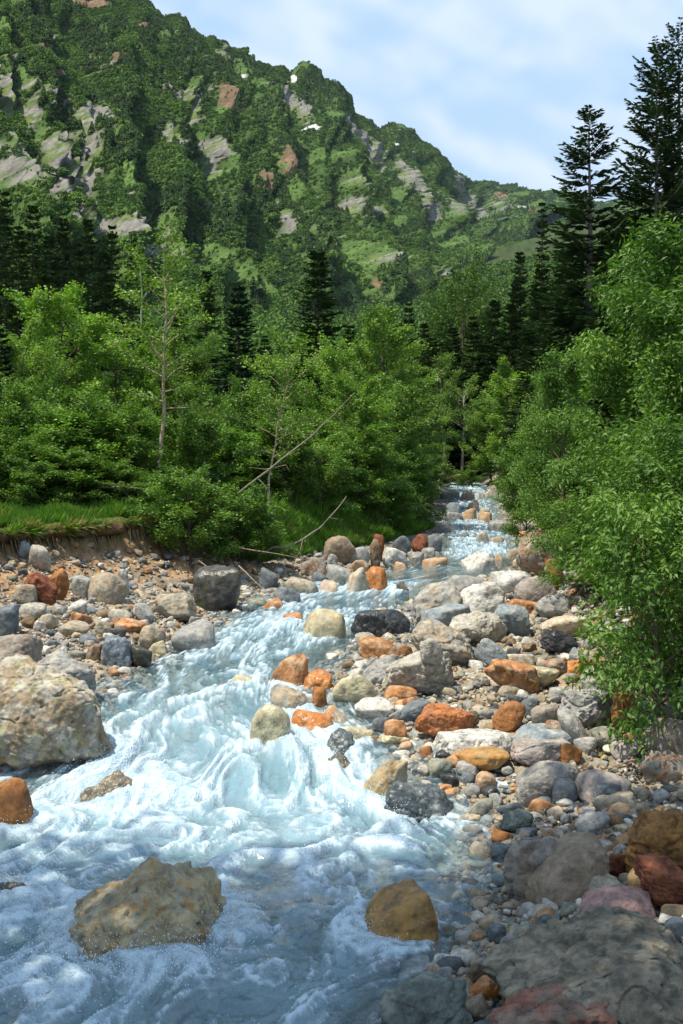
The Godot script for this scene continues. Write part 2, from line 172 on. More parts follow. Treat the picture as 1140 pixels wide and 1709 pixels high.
	["stone", 5.08, -32.13, 0.33, 0.45, 0.3, "tan", "a", 0, 0.0, "tan upright stone at the far right waterside"],
	["boulder", 4.77, -33.39, 0.67, 0.31, 0.5, "grey", "f", 0, 0.0, "flat grey stone under the far right bushes"],
	["stone", 3.65, -28.45, 0.37, 0.34, 0.25, "pale", "r", 0, 0.0, "pale stone in the upper rapids"],
	["stone", 3.77, -28.43, 0.28, 0.25, 0.2, "white", "r", 0, 0.0, "white stone in front of the upper rapids' pale stone"],
	["stone", 4.04, -28.46, 0.37, 0.21, 0.29, "tan", "r", 0, 0.0, "tan stone at the right of the upper rapids' pair"],
	["stone", 3.34, -30.38, 0.38, 0.18, 0.29, "slate", "f", 0, 0.0, "dark flat stone in the upper rapids"],
	["boulder", 4.82, -40.17, 0.52, 0.42, 0.45, "tan", "r", 0, 0.0, "tan boulder on top of the far rock step"],
	["boulder", 4.32, -37.05, 0.5, 0.38, 0.46, "tanorange", "r", 0, 0.0, "orange boulder below the tan one on the far rock step"],
	["boulder", 4.93, -37.9, 0.56, 0.35, 0.43, "tangrey", "r", 0, 0.0, "grey-tan boulder on the far rock step"],
	["boulder", 4.77, -36.36, 0.49, 0.32, 0.33, "tanorange", "a", -10, 0.0, "tan-orange tilted stone at the far rock step"],
	["boulder", 3.78, -37.04, 0.6, 0.26, 0.43, "grey", "f", 0, 0.0, "flat grey stone left of the far orange boulder"],
	["boulder", 3.98, -38.98, 0.51, 0.42, 0.39, "bluegrey", "a", 0, 0.0, "blue-grey block on the far rock step"],
	["boulder", 5.14, -44.95, 0.66, 0.44, 0.46, "greybrown", "r", 0, 0.0, "grey-brown boulder at the head of the stream"],
	["boulder", 4.54, -45.98, 0.85, 0.33, 0.63, "greylight", "f", 0, 0.0, "light grey flat stone at the head of the stream"],
	["boulder", 5.82, -45.87, 0.47, 0.3, 0.36, "white", "a", 0, 0.0, "white stone at the head of the stream"],
	["stone", 6.22, -46.53, 0.35, 0.36, 0.27, "cream", "a", 14, 0.0, "cream tilted stone at the stream's far right head"],
	["boulder", 5.28, -30.9, 0.5, 0.32, 0.33, "slate", "a", -12, 0.0, "dark slab stone below the right bush"],
	["stone", 5.06, -30.75, 0.32, 0.2, 0.21, "orange", "r", 0, 0.0, "small orange stone right of the tan upright stone"],
	["stone", 3.27, -14.68, 0.25, 0.12, 0.19, "orange", "r", 0, 0.1, "orange stone in the shade under the right bush"],
	["stone", 2.22, -26.22, 0.37, 0.43, 0.33, "slate", "a", 0, 0.0, "dark grey boulder at the left foot of the upper rapids"],
	["stone", 1.9, -24.19, 0.35, 0.3, 0.32, "grey", "a", 0, 0.0, "grey boulder beside the upper rapids' left foot"],
	["boulder", 1.91, -22.48, 0.54, 0.17, 0.48, "tanorange", "f", 0, 0.0, "flat orange stone at the pool's left end"],
	["stone", 3.04, -18.55, 0.24, 0.14, 0.23, "orange", "r", 0, 0.0, "small orange stone at the pool's right end"],
	["stone", 3.0, -16.95, 0.18, 0.13, 0.13, "white", "a", 0, 0.1, "small white peak of stone behind the log's boulders"],
	["boulder", -0.04, -21.43, 0.63, 0.47, 0.49, "brownpale", "r", 0, 0.1, "big brown-tan boulder under the grassy bank"],
	["boulder", 0.34, -21.38, 0.44, 0.35, 0.29, "greylight", "r", 6, 0.05, "grey rounded boulder right of the brown-tan one"],
	["stone", 0.34, -20.9, 0.35, 0.21, 0.23, "tanorange", "r", 0, 0.0, "peach-coloured stone below the grey rounded boulder"],
	["stone", 0.57, -18.01, 0.4, 0.4, 0.36, "wetorange", "A", 0, 0.0, "bright orange block boulder at the pool's left bank"],
	["stone", 0.26, -17.76, 0.38, 0.42, 0.34, "cream", "A", 18, 0.0, "cream and tan boulder leaning on the bright orange block"],
	["boulder", -0.01, -19.02, 0.47, 0.31, 0.42, "greylight", "a", -8, 0.0, "light grey angular boulder left of the cream one"],
	["stone", -0.01, -18.37, 0.28, 0.21, 0.21, "greengrey", "a", 0, 0.0, "green-grey stone under the light grey angular boulder"],
	["stone", -0.21, -17.72, 0.31, 0.22, 0.24, "pinktan", "r", 0, 0.0, "pinkish tan stone at the pool's left waterline"],
	["stone", -0.38, -18.85, 0.3, 0.19, 0.27, "slate", "r", 0, 0.0, "dark grey stone above the pinkish tan one"],
	["boulder", -0.63, -17.69, 0.6, 0.27, 0.55, "tangrey", "r", -8, 0.0, "long grey-tan boulder at the waterline"],
	["boulder", -0.5, -19.66, 0.46, 0.34, 0.37, "rustgrey", "r", 0, 0.0, "brown-grey stone with pinkish side"],
	["boulder", -0.84, -16.68, 0.53, 0.27, 0.47, "slate", "A", -8, 0.0, "dark grey boulder at the waterline right of the mossy one"],
	["stone", -0.99, -16.09, 0.34, 0.16, 0.31, "orange", "r", 0, 0.0, "orange stone at the waterline near the dead twigs"],
	["stone", -0.7, -14.66, 0.41, 0.18, 0.37, "wetorange", "r", 0, -0.05, "orange stone under the glassy water"],
	["stone", -1.21, -18.12, 0.34, 0.29, 0.23, "slate", "r", -10, 0.05, "dark blue-grey boulder beneath the shrub's edge"],
	["stone", -1.26, -16.46, 0.36, 0.12, 0.33, "greygreen", "r", 0, 0.0, "grey stone at the waterline beside the mossy boulder"],
	["boulder", 1.07, -21.8, 0.52, 0.38, 0.47, "white", "A", -10, 0.05, "white-grey boulder under the waterside bush"],
	["stone", 0.66, -21.56, 0.21, 0.48, 0.19, "brown", "a", 0, 0.1, "tall narrow brown stone under the grassy bank"],
	["stone", 0.77, -22.81, 0.24, 0.28, 0.21, "red", "r", 0, 0.3, "dark red stone high in the bank beside tall narrow one"],
	["boulder", 1.34, -24.48, 0.44, 0.36, 0.34, "slate", "r", 0, 0.1, "dark grey boulder in the bush's shade"],
	["stone", 1.82, -25.39, 0.41, 0.37, 0.37, "red", "a", 0, 0.1, "dark red-brown boulder in the bush's shade"],
	["stone", 1.57, -23.24, 0.35, 0.25, 0.24, "grey", "a", 0, 0.0, "grey stone at the water under the bush"],
	["stone", 1.15, -21.42, 0.27, 0.16, 0.19, "tanorange", "r", 0, 0.0, "peach stone at the water beside the white-grey boulder"],
	["stone", -0.17, -20.44, 0.2, 0.23, 0.18, "grey", "a", 0, 0.1, "small grey pointed stone between larger bank boulders"],
	["stone", 0.51, -14.98, 0.22, 0.15, 0.15, "wetyellow", "r", 0, 0.0, "tan stone in the water behind the long black boulder"],
	["stone", 0.99, -17.87, 0.23, 0.2, 0.16, "wetbrown", "r", 0, -0.03, "grey drowned stone at the pool's outlet"],
	["stone", 2.37, -10.11, 0.35, 0.2, 0.32, "grey", "A", 0, 0.05, "grey boulder behind the low leafy branches"],
	["stone", 2.38, -9.3, 0.21, 0.24, 0.19, "rust", "r", 0, 0.1, "brown boulder in deep shade under the bush"],
	["stone", 2.59, -8.58, 0.35, 0.25, 0.23, "greybrown", "r", 0, 0.1, "large dim boulder in the bush's shade at the right edge"],
	["stone", 2.28, -8.79, 0.25, 0.11, 0.21, "pinkgrey", "r", 0, 0.0, "grey-pink stone behind the shallow pool"],
	["stone", 1.59, -10.2, 0.28, 0.11, 0.2, "tangrey", "r", 0, 0.0, "grey stone behind the round brown-orange boulder"],
	["stone", 1.68, -9.79, 0.17, 0.13, 0.13, "slate", "r", 0, 0.0, "dark stone between brown-orange and grey-brown boulders"],
	["stone", 0.7, -9.11, 0.11, 0.08, 0.08, "rust", "a", 8, 0.0, "small rust stone left of the white slab"],
	["stone", 0.54, -9.23, 0.13, 0.07, 0.12, "tanorange", "r", 0, 0.0, "small tan stone beside the upright orange block"],
	["stone", 2.01, -10.08, 0.26, 0.11, 0.19, "greylight", "a", 0, 0.0, "light grey jagged stone in the side channel"],
	["stone", 1.09, -9.57, 0.23, 0.14, 0.21, "wetbrown", "r", 0, 0.0, "grey wet stone behind the rust-orange boulder"],
]
const PLANTS = [
	["fir", -22.93, -75.00, 15.49, 1.47, "leftmost tall dark fir in the row below the cliff"],
	["fir", -20.24, -72.00, 14.48, 1.41, "second tall dark fir from the left below the cliff"],
	["fir", -18.78, -74.00, 14.20, 1.45, "third dark fir of the row below the cliff"],
	["fir", -16.16, -70.00, 13.67, 1.38, "fourth dark fir of the row below the cliff"],
	["fir", -15.05, -72.00, 13.55, 1.34, "fifth dark fir of the row below the cliff, near its right end"],
	["fir", -14.82, -78.00, 13.45, 1.28, "rightmost dark fir of the row below the cliff"],
	["fir", -18.21, -62.00, 11.94, 1.35, "dark fir standing before the left end of the fir row"],
	["fir", -17.05, -64.00, 11.65, 1.40, "dark fir standing before the middle of the fir row"],
	["fir", -14.41, -60.00, 10.89, 1.31, "dark fir behind the big light green tree"],
	["fir", -13.90, -64.00, 11.01, 1.33, "dark fir rising right of the big light green tree"],
	["fir", -23.00, -70.00, 14.27, 1.38, "dark fir cut by the left edge of the picture"],
	["fir", -7.37, -60.00, 9.92, 1.24, "dark fir between the pale-trunked tree and the blue-green fir"],
	["fir", -9.73, -66.00, 8.45, 1.22, "small dark fir just right of the pale-trunked tree's top"],
	["spruce", -3.38, -36.00, 6.53, 1.30, "bushy blue-green fir behind the leaning slender tree"],
	["fir", -0.98, -45.00, 9.04, 1.38, "pointed dark fir alone against the mountain foot"],
	["fir", 0.47, -58.00, 7.05, 1.20, "dark fir right of the pointed lone fir"],
	["fir", 2.84, -65.00, 8.53, 1.06, "dark fir of the far clump in the valley, left one"],
	["fir", 4.28, -70.00, 9.22, 1.07, "dark fir of the far clump in the valley, tallest"],
	["fir", 5.42, -72.00, 8.86, 1.10, "dark fir of the far clump in the valley, right of tallest"],
	["fir", 6.88, -75.00, 10.30, 1.15, "dark fir of the far clump in the valley, by the snow gully"],
	["spire", 10.97, -60.00, 13.79, 0.98, "slender spire-shaped fir before the far snowy ridge"],
	["fir", 11.39, -70.00, 12.49, 1.30, "dark fir beside the slender spire-shaped fir"],
	["old", 9.51, -42.00, 14.03, 2.11, "broad ragged fir against the sky, lower than its neighbours"],
	["old", 12.04, -42.00, 16.22, 1.74, "tall ragged fir against the sky beside the broad one"],
	["old", 13.55, -44.00, 17.37, 1.73, "tallest ragged fir, cut by the right edge of the picture"],
	["old", 13.16, -49.00, 13.50, 1.87, "ragged fir behind the two tallest firs"],
	["fir", 11.46, -56.00, 10.79, 1.34, "dark fir below the broad ragged fir"],
	["fir", 9.00, -36.00, 8.18, 1.18, "dark fir half hidden behind the bright right-hand bush"],
	["fir", 10.55, -60.00, 9.46, 1.18, "dark fir on the right valley slope, under the slender spire"],
	["fir", 9.54, -62.00, 8.87, 1.22, "dark fir beside the olive round-topped tree"],
	["fir", 9.37, -66.00, 7.31, 1.22, "dark fir below the olive round-topped tree"],
	["fir", 8.84, -46.00, 6.27, 1.31, "dark fir left of the bright bush's top"],
	["fir", 8.46, -50.00, 5.52, 1.20, "dark fir above the grey dead snag"],
	["fir", 9.09, -70.00, 7.56, 1.30, "far dark fir above the white birch trunks"],
	["fir", 9.32, -44.00, 7.60, 1.30, "dark fir touching the bright bush's upper left edge"],
	["fir", 11.74, -50.00, 9.41, 1.36, "dark fir under the lower boughs of the broad ragged fir"],
	["spruce", -7.13, -23.00, 3.76, 0.63, "dark fir boughs at the left edge above the bank"],
	["young", -2.38, -20.00, 1.26, 0.48, "young dark fir on the bank above the mossy boulder"],
	["fir", 5.31, -64.00, 7.89, 1.26, "dark fir behind the birches, leftmost of that wood"],
	["fir", 6.80, -67.00, 9.07, 1.32, "dark fir behind the white birch trunk"],
	["fir", 7.69, -64.00, 9.34, 1.33, "dark fir right behind the straight white birch"],
	["fir", 9.22, -66.00, 9.74, 1.37, "dark fir between the birches and the slender spire"],
	["fir", 10.04, -63.00, 10.27, 1.31, "dark fir just left under the slender spire"],
	["fir", 10.33, -57.00, 9.92, 1.24, "dark fir right below the slender spire"],
	["fir", 10.28, -52.00, 8.96, 1.25, "dark fir below the far snowy ridge's right end"],
	["fir", 9.75, -48.00, 6.64, 1.21, "dark fir in the closed wood left of the bright bush"],
	["fir", 9.20, -54.00, 7.03, 1.24, "dark fir in the middle of the right-hand wood"],
	["fir", 10.09, -46.00, 8.48, 1.21, "dark fir at the foot of the broad ragged fir"],
	["alder", -7.70, -30.00, 5.68, 1.70, "big light green round-topped tree on the left"],
	["alder", -7.88, -27.00, 4.19, 1.18, "light green tree at the left edge under the fir row"],
	["alder", -6.64, -32.00, 4.54, 1.68, "light green tree between the big one and the pale trunk"],
	["slim", -3.58, -21.50, 5.20, 0.96, "slender tree with a pale bare trunk on the left bank"],
	["alder", -4.40, -31.00, 4.47, 1.35, "light green tree behind the slender pale-trunked tree"],
	["slim", -1.50, -22.50, 3.75, 0.86, "slender tree leaning right, before the blue-green fir"],
	["alder", -0.19, -35.00, 4.79, 1.34, "green tree in front of the pointed lone fir"],
	["alder", 1.26, -33.00, 5.49, 1.41, "tall green tree with dark trunk left of the valley clump"],
	["alder", 0.47, -29.00, 3.53, 1.20, "green tree behind the bare leaning branch"],
	["alder", 2.62, -40.00, 4.61, 1.31, "green tree above the waterside bush"],
	["olive", 8.06, -72.00, 13.76, 2.83, "olive round-topped tree on the right valley slope"],
	["olive", 10.04, -76.00, 11.38, 2.49, "olive tree right behind the round-topped one"],
	["olive", 7.57, -84.00, 13.30, 2.29, "olive tree by the snow gully at the valley floor"],
	["birch", 5.32, -58.00, 6.41, 1.27, "birch with a leaning grey trunk at the stream's head"],
	["birch", 6.55, -60.00, 5.56, 1.44, "birch with a straight white trunk at the stream's head"],
	["alder", 8.09, -52.00, 5.51, 1.59, "pale green tree with a grey dead snag"],
	["alder", 7.51, -55.00, 4.43, 1.38, "light green tree right of the white birch trunks"],
	["alder", 3.60, -50.00, 3.66, 1.36, "light green tree left of the birch trunks"],
	["olive", 2.16, -44.00, 4.08, 1.44, "olive green tree behind the tall dark-trunked tree"],
	["olive", 6.59, -34.00, 4.29, 1.15, "olive tree in shade left of the bright bush"],
	["bush", 1.84, -32.50, 2.12, 0.96, "leafy bush leaning over the water below the birches"],
	["bush", 1.11, -29.00, 1.16, 0.92, "leafy bush behind the grass mound"],
	["bush", 0.31, -28.00, 1.98, 1.07, "green thicket left of the waterside bush"],
	["bush", -0.57, -26.00, 1.36, 0.88, "green thicket behind the bare leaning branch's foot"],
	["bush", -1.36, -25.00, 1.92, 0.85, "green thicket right of the slender leaning trunk"],
	["bush", -2.34, -26.00, 2.69, 0.74, "green thicket behind the young dark fir"],
	["bush", -6.51, -22.50, 2.47, 0.79, "dense bush at the left edge above the bank"],
	["bush", -5.52, -23.00, 2.31, 0.90, "dense bush left of the pale bare trunk"],
	["bush", -4.55, -23.50, 2.00, 0.77, "bush touching the pale bare trunk"],
	["bush", -3.24, -23.00, 1.92, 0.78, "bush right of the pale bare trunk"],
	["bush", -5.41, -19.50, 0.92, 0.60, "low bush over the left end of the eroded bank"],
	["bush", -4.46, -21.50, 0.91, 0.56, "low bush behind the bright grass strip"],
	["bush", -3.44, -20.00, 0.62, 0.50, "low bush at the foot of the pale bare trunk"],
	["bush", -2.53, -18.40, 1.47, 0.76, "overhanging shrub above the mossy boulder"],
	["bush", -1.79, -19.30, 1.29, 0.70, "shrub right of the young dark fir, over the boulders"],
	["bush", -1.41, -19.80, 0.85, 0.48, "low shrub on the bank left of the grass mound"],
	["bush", 4.88, -29.00, 2.53, 0.79, "green bush leaning over the far right bank"],
	["bush", 5.93, -36.00, 1.26, 0.79, "small green bush at the far right waterside"],
	["bush", 4.67, -25.00, 3.46, 0.66, "green bush left of the bright right-hand bush"],
	["bush", 6.04, -54.00, 1.21, 0.77, "low shrub at the stream's head under the birches"],
	["bush", 4.86, -54.00, 0.56, 0.65, "low shrub beside the driftwood at the stream's head"],
	["willow", 3.58, -17.50, 3.44, 0.71, "bright long-leaved bush nearest the tall rusty boulder"],
	["willow", 3.49, -12.80, 3.92, 0.84, "tall bright long-leaved bush filling the right side"],
	["willow", 3.55, -11.20, 4.09, 0.86, "bright long-leaved bush cut by the right edge"],
	["willow", 3.24, -14.20, 1.71, 0.59, "lower bright long-leaved bush over the rusty boulder"],
	["willow", 2.93, -9.60, 2.53, 0.68, "bright bush branches at the right edge above the shade"],
	["shade", 2.60, -8.90, 1.85, 0.61, "dark leafy shrub overhanging the stones at the right edge"],
]
const CUTS = {0: [[0.5, 0.85, 0.1, 0.6], [-0.1, 0.95, 0.3, 0.6], [0.9, 0.2, 0.2, 0.85], [0.2, 0.3, 0.9, 0.7]], 34: [[-0.6, 0.8, 0.15, 0.5], [0.3, 0.92, 0.25, 0.6], [0.15, 0.6, 0.8, 0.62], [0.8, 0.55, 0.2, 0.75]], 36: [[-0.5, 0.8, 0.2, 0.72]], 152: [[-0.45, 0.88, 0.15, 0.55], [0.0, 0.97, 0.2, 0.66]], 124: [[-0.55, 0.8, 0.1, 0.6]], 67: [[-0.3, 0.6, 0.7, 0.7]], 127: [[-0.3, 0.9, 0.2, 0.72]]}
const WOOD = [
	["bare_branch", "long bare grey branch leaning up from the left bank", 0.022, [Vector3(-1.86, 2.72, -19.60), Vector3(-1.49, 3.00, -19.50), Vector3(-1.04, 3.35, -19.40), Vector3(-0.53, 3.74, -19.40), Vector3(-0.11, 4.13, -19.30), Vector3(0.23, 4.48, -19.20)]],
	["bare_branch", "pale branch lying level at the foot of the pale-trunked tree", 0.02, [Vector3(-4.87, 2.81, -20.20), Vector3(-4.42, 2.85, -20.00), Vector3(-4.02, 2.86, -19.90), Vector3(-3.51, 2.81, -19.80), Vector3(-3.18, 2.73, -19.80), Vector3(-3.11, 2.56, -19.80)]],
	["bare_branch", "grey forked branch curving over the grass mound", 0.022, [Vector3(-1.46, 1.65, -19.40), Vector3(-1.21, 1.78, -19.30), Vector3(-0.96, 1.78, -19.20), Vector3(-0.68, 1.92, -19.20), Vector3(-0.37, 2.13, -19.30), Vector3(-0.08, 2.45, -19.40), Vector3(0.09, 2.68, -19.60)]],
	["dry_stick", "thin grey stick reaching right over the bank stones", 0.012, [Vector3(-1.71, 1.81, -18.20), Vector3(-1.29, 1.74, -18.20), Vector3(-0.80, 1.65, -18.30), Vector3(-0.25, 1.51, -18.40)]],
	["dry_stick", "thin drooping stick hanging over the mossy boulder to the water", 0.012, [Vector3(-2.20, 1.65, -16.90), Vector3(-1.93, 1.46, -16.80), Vector3(-1.66, 1.27, -16.70), Vector3(-1.42, 1.09, -16.50), Vector3(-1.20, 0.91, -16.30), Vector3(-1.08, 0.70, -16.10)]],
	["dry_stick", "straight tan stick leaning on the boulders by the water", 0.013, [Vector3(-1.65, 1.54, -17.60), Vector3(-1.37, 1.31, -17.30), Vector3(-1.09, 1.10, -17.00)]],
	["driftwood_log", "short brown driftwood log wedged between boulders", 0.11, [Vector3(2.60, 1.02, -18.60), Vector3(2.79, 1.09, -18.60), Vector3(3.08, 1.18, -18.70)]],
	["dead_root", "reddish dead root draped over the tall rusty boulder", 0.03, [Vector3(3.53, 2.09, -19.50), Vector3(3.35, 1.90, -19.20), Vector3(3.18, 1.67, -18.90), Vector3(3.27, 1.65, -18.70), Vector3(3.50, 1.68, -18.60), Vector3(3.67, 1.75, -18.70)]],
	["dead_snag", "bare white dead pole standing among the left trees", 0.035, [Vector3(-6.95, 8.51, -38.00), Vector3(-6.93, 9.34, -38.00), Vector3(-6.91, 10.17, -38.00), Vector3(-6.97, 11.00, -38.00)]],
	["driftwood_log", "bleached driftwood lying under the birches", 0.07, [Vector3(4.77, 3.98, -53.00), Vector3(5.21, 4.06, -53.00), Vector3(5.75, 4.19, -53.20)]],
]


class Soup:
	var v := PackedVector3Array()
	var c := PackedColorArray()
	var i := PackedInt32Array()
	func leaf(p: Vector3, dir: Vector3, up: Vector3, length: float, wide: float, col: Color) -> void:
		var side := dir.cross(up).normalized() * wide * 0.5
		var nn := side.cross(dir).normalized()
		var m := p + dir * length * 0.45 + nn * wide * 0.14
		var k := v.size()
		v.append(p); v.append(m + side); v.append(p + dir * length - nn * length * 0.10); v.append(m - side)
		c.append(col); c.append(col); c.append(col); c.append(col)
		i.append(k); i.append(k + 1); i.append(k + 2); i.append(k); i.append(k + 2); i.append(k + 3)
	func tube(path: PackedVector3Array, r0: float, r1: float, sides: int, col: Color, wob := 0.0) -> void:
		var n := path.size()
		var k0 := v.size()
		var ref := Vector3(0.3, 0.1, 0.9)
		for a in n:
			var t := (path[mini(a + 1, n - 1)] - path[maxi(a - 1, 0)]).normalized()
			var s := t.cross(ref).normalized()
			var u := s.cross(t)
			var r := lerpf(r0, r1, float(a) / (n - 1))
			for q in sides:
				var an := TAU * q / sides
				var rr := r * (1.0 + wob * sin(a * 2.3 + q * 4.1))
				v.append(path[a] + (s * cos(an) + u * sin(an)) * rr); c.append(col)
		for a in n - 1:
			for q in sides:
				var p0 := k0 + a * sides + q
				var p1 := k0 + a * sides + (q + 1) % sides
				i.append(p0); i.append(p0 + sides); i.append(p1); i.append(p1); i.append(p0 + sides); i.append(p1 + sides)
		v.append(path[n - 1]); c.append(col)
		for q in sides:
			i.append(k0 + (n - 1) * sides + q); i.append(v.size() - 1); i.append(k0 + (n - 1) * sides + (q + 1) % sides)
	func mesh(mat: Material, given := PackedVector3Array(), uv := PackedVector2Array()) -> ArrayMesh:
		var nr := given
		if nr.is_empty():
			nr.resize(v.size())
			for k in range(0, i.size(), 3):
				var a := i[k]; var b := i[k + 1]; var d := i[k + 2]
				var f := (v[d] - v[a]).cross(v[b] - v[a])
				nr[a] += f; nr[b] += f; nr[d] += f
			for k in nr.size():
				nr[k] = nr[k].normalized() if nr[k].length_squared() > 0.0 else Vector3.UP
		var ar := []
		ar.resize(Mesh.ARRAY_MAX)
		ar[Mesh.ARRAY_VERTEX] = v; ar[Mesh.ARRAY_NORMAL] = nr; ar[Mesh.ARRAY_INDEX] = i
		if c.size() == v.size(): ar[Mesh.ARRAY_COLOR] = c
		if uv.size() == v.size(): ar[Mesh.ARRAY_TEX_UV] = uv
		var m := ArrayMesh.new()
		m.add_surface_from_arrays(Mesh.PRIMITIVE_TRIANGLES, ar)
		m.surface_set_material(0, mat)
		return m

var rng := RandomNumberGenerator.new()
var nz := FastNoiseLite.new()      # plain simplex, frequency 1
var fb := FastNoiseLite.new()      # fractal simplex, frequency 1
var rg := FastNoiseLite.new()      # ridged, frequency 1
var cellv := FastNoiseLite.new()   # one value per cell: blocks
var celle := FastNoiseLite.new()   # distance to the cell's edge: cracks
var M := {}
var taken := {}
var spheres := {}

func numbered(n: String) -> String:
	if not taken.has(n):
		taken[n] = 0
		return n
	taken[n] += 1
	return "%s_%03d" % [n, taken[n]]

func tag(o: Node, label: String, category: String, group := "", kind := "") -> void:
	if label: o.set_meta("label", label)
	if category: o.set_meta("category", category)
	if group: o.set_meta("group", group)
	if kind: o.set_meta("kind", kind)

func put(called: String, mesh: Mesh, parent: Node = null) -> MeshInstance3D:
	var o := MeshInstance3D.new()
	o.mesh = mesh
	if parent == null:
		o.name = numbered(called); add_child(o)
	else:
		o.name = called; parent.add_child(o, true)
	return o

func base(called: String, at: Vector3) -> Node3D:
	var o := Node3D.new()
	o.name = numbered(called); add_child(o); o.position = at
	return o

func many(called: String, mesh: Mesh, xf: Array, cols: Array, parent: Node = null) -> MultiMeshInstance3D:
	var mm := MultiMesh.new()
	mm.transform_format = MultiMesh.TRANSFORM_3D
	mm.use_colors = true
	mm.mesh = mesh
	mm.instance_count = xf.size()
	for k in xf.size():
		mm.set_instance_transform(k, xf[k]); mm.set_instance_color(k, cols[k])
	var o := MultiMeshInstance3D.new()
	o.multimesh = mm
	if parent == null:
		o.name = numbered(called); add_child(o)
	else:
		o.name = called; parent.add_child(o, true)
	o.set_meta("kind", "stuff")
	return o

func r(a: float, b: float) -> float:
	return rng.randf_range(a, b)

func sph() -> Vector3:
	var z := r(-1, 1)
	var a := r(0, TAU)
	var q := sqrt(1.0 - z * z)
	return Vector3(q * cos(a), z, q * sin(a))

func ss(a: float, b: float, x: float) -> float:
	return smoothstep(a, b, x)

func tab(t: PackedFloat32Array, d: float) -> float:
	var n := DIST.size()
	if d <= DIST[0]: return t[0]
	for k in range(1, n):
		if d < DIST[k]:
			return lerpf(t[k - 1], t[k], (d - DIST[k - 1]) / (DIST[k] - DIST[k - 1]))
	return t[n - 1]

func tab2(xs: Array, ys: Array, d: float) -> float:
	if d <= xs[0]: return ys[0]
	for k in range(1, xs.size()):
		if d < xs[k]:
			return lerpf(ys[k - 1], ys[k], (d - xs[k - 1]) / (xs[k] - xs[k - 1]))
	return ys[-1]

# height of the ground without fine relief; d is the distance up the valley
func ground(x: float, d: float, w: float, xl: float, xr: float, xb: float, br: float, sr: float) -> float:
	if x > xr:
		var e := x - xr
		var h := w - 0.04 + sr * minf(e, br)
		if e > br:
			h += 1.3 * (1.0 - exp(-(e - br) / 1.6)) + 0.06 * (e - br) + 0.012 * pow(maxf(0.0, e - br - 4.0), 1.5)
		return h
	if x < xl:
		var e := xl - x
		var h := w - 0.04 + (minf(0.13 * e, 0.42) if xl - xb > 0.6 else 0.13 * e)
		if d > 13.5 and d < 20.5: h += 0.34 * pow(clampf(1.0 - (x - xb) / 1.5, 0.0, 1.0), 1.4) * ss(13.5, 15.0, d) * (1.0 - ss(18.8, 20.5, d))
		if x < xb:
			var k := ss(0.0, 1.0, (xb - x) / lerpf(0.35, 1.5, ss(18.3, 21.0, d)))
			h = lerpf(h, w + 1.12, k) + 0.012 * (xb - x) + 0.02 * pow(maxf(0.0, xb - x - 9.0), 1.4)
		return h
	var u := minf(x - xl, xr - x)
	return w - 0.04 - 0.5 * (1.0 - exp(-u / 0.55))

func G(x: float, d: float) -> float:
	return ground(x, d, tab(WATER, d), tab(SHORE_L, d), tab(SHORE_R, d), tab(BANK_L, d), tab(BAR_R, d), tab(BAR_SLOPE, d))

func gray_image(size: int, freq: float, octaves: int, seed_: int, kind := FastNoiseLite.TYPE_SIMPLEX_SMOOTH, frac := FastNoiseLite.FRACTAL_FBM) -> Image:
	var n := FastNoiseLite.new()
	n.seed = seed_; n.noise_type = kind; n.frequency = freq
	n.fractal_type = frac; n.fractal_octaves = octaves
	var im := n.get_seamless_image(size, size, false, false, 0.15)
	im.convert(Image.FORMAT_RGB8)
	return im

func normal_of(im: Image, strength: float) -> ImageTexture:
	var k: Image = im.duplicate()
	k.convert(Image.FORMAT_RGBA8)
	k.bump_map_to_normal_map(strength)
	k.generate_mipmaps()
	return ImageTexture.create_from_image(k)

# speckled stone: a light grey print that multiplies the stone's own colour
func stone_print(size: int, seed_: int, coarse: float, fine: float, speck: float, dark_cut: float) -> Image:
	var a := gray_image(size, 0.012, 5, seed_)
	var b := gray_image(size, 0.09, 3, seed_ + 1)
	var s := gray_image(size, 0.28, 1, seed_ + 2)
	var im := Image.create(size, size, false, Image.FORMAT_RGB8)
	for y in size:
		for x in size:
			var va := a.get_pixel(x, y).r - 0.5
			var vb := b.get_pixel(x, y).r - 0.5
			var vs := s.get_pixel(x, y).r
			var g := 0.92 + coarse * va + fine * vb
			if vs < dark_cut: g -= speck * (dark_cut - vs) / dark_cut * 2.0
			elif vs > 0.72: g += speck * 0.35
			g = clampf(g, 0.12, 1.0)
			im.set_pixel(x, y, Color(g, g * (1.0 - 0.04 * va), g * (1.0 - 0.12 * va)))
	return im

func std(col: Color, rough: float, spec := 0.5) -> StandardMaterial3D:
	var m := StandardMaterial3D.new()
	m.albedo_color = col; m.roughness = rough; m.metallic_specular = spec
	m.vertex_color_use_as_albedo = true
	return m

func tri(m: StandardMaterial3D, tex: Image, nrm: ImageTexture, scale_: float, strength: float) -> StandardMaterial3D:
	if tex: m.albedo_texture = ImageTexture.create_from_image(tex)
	if nrm:
		m.normal_enabled = true; m.normal_texture = nrm; m.normal_scale = strength
	m.uv1_triplanar = true; m.uv1_world_triplanar = true
	m.uv1_scale = Vector3.ONE * scale_
	return m

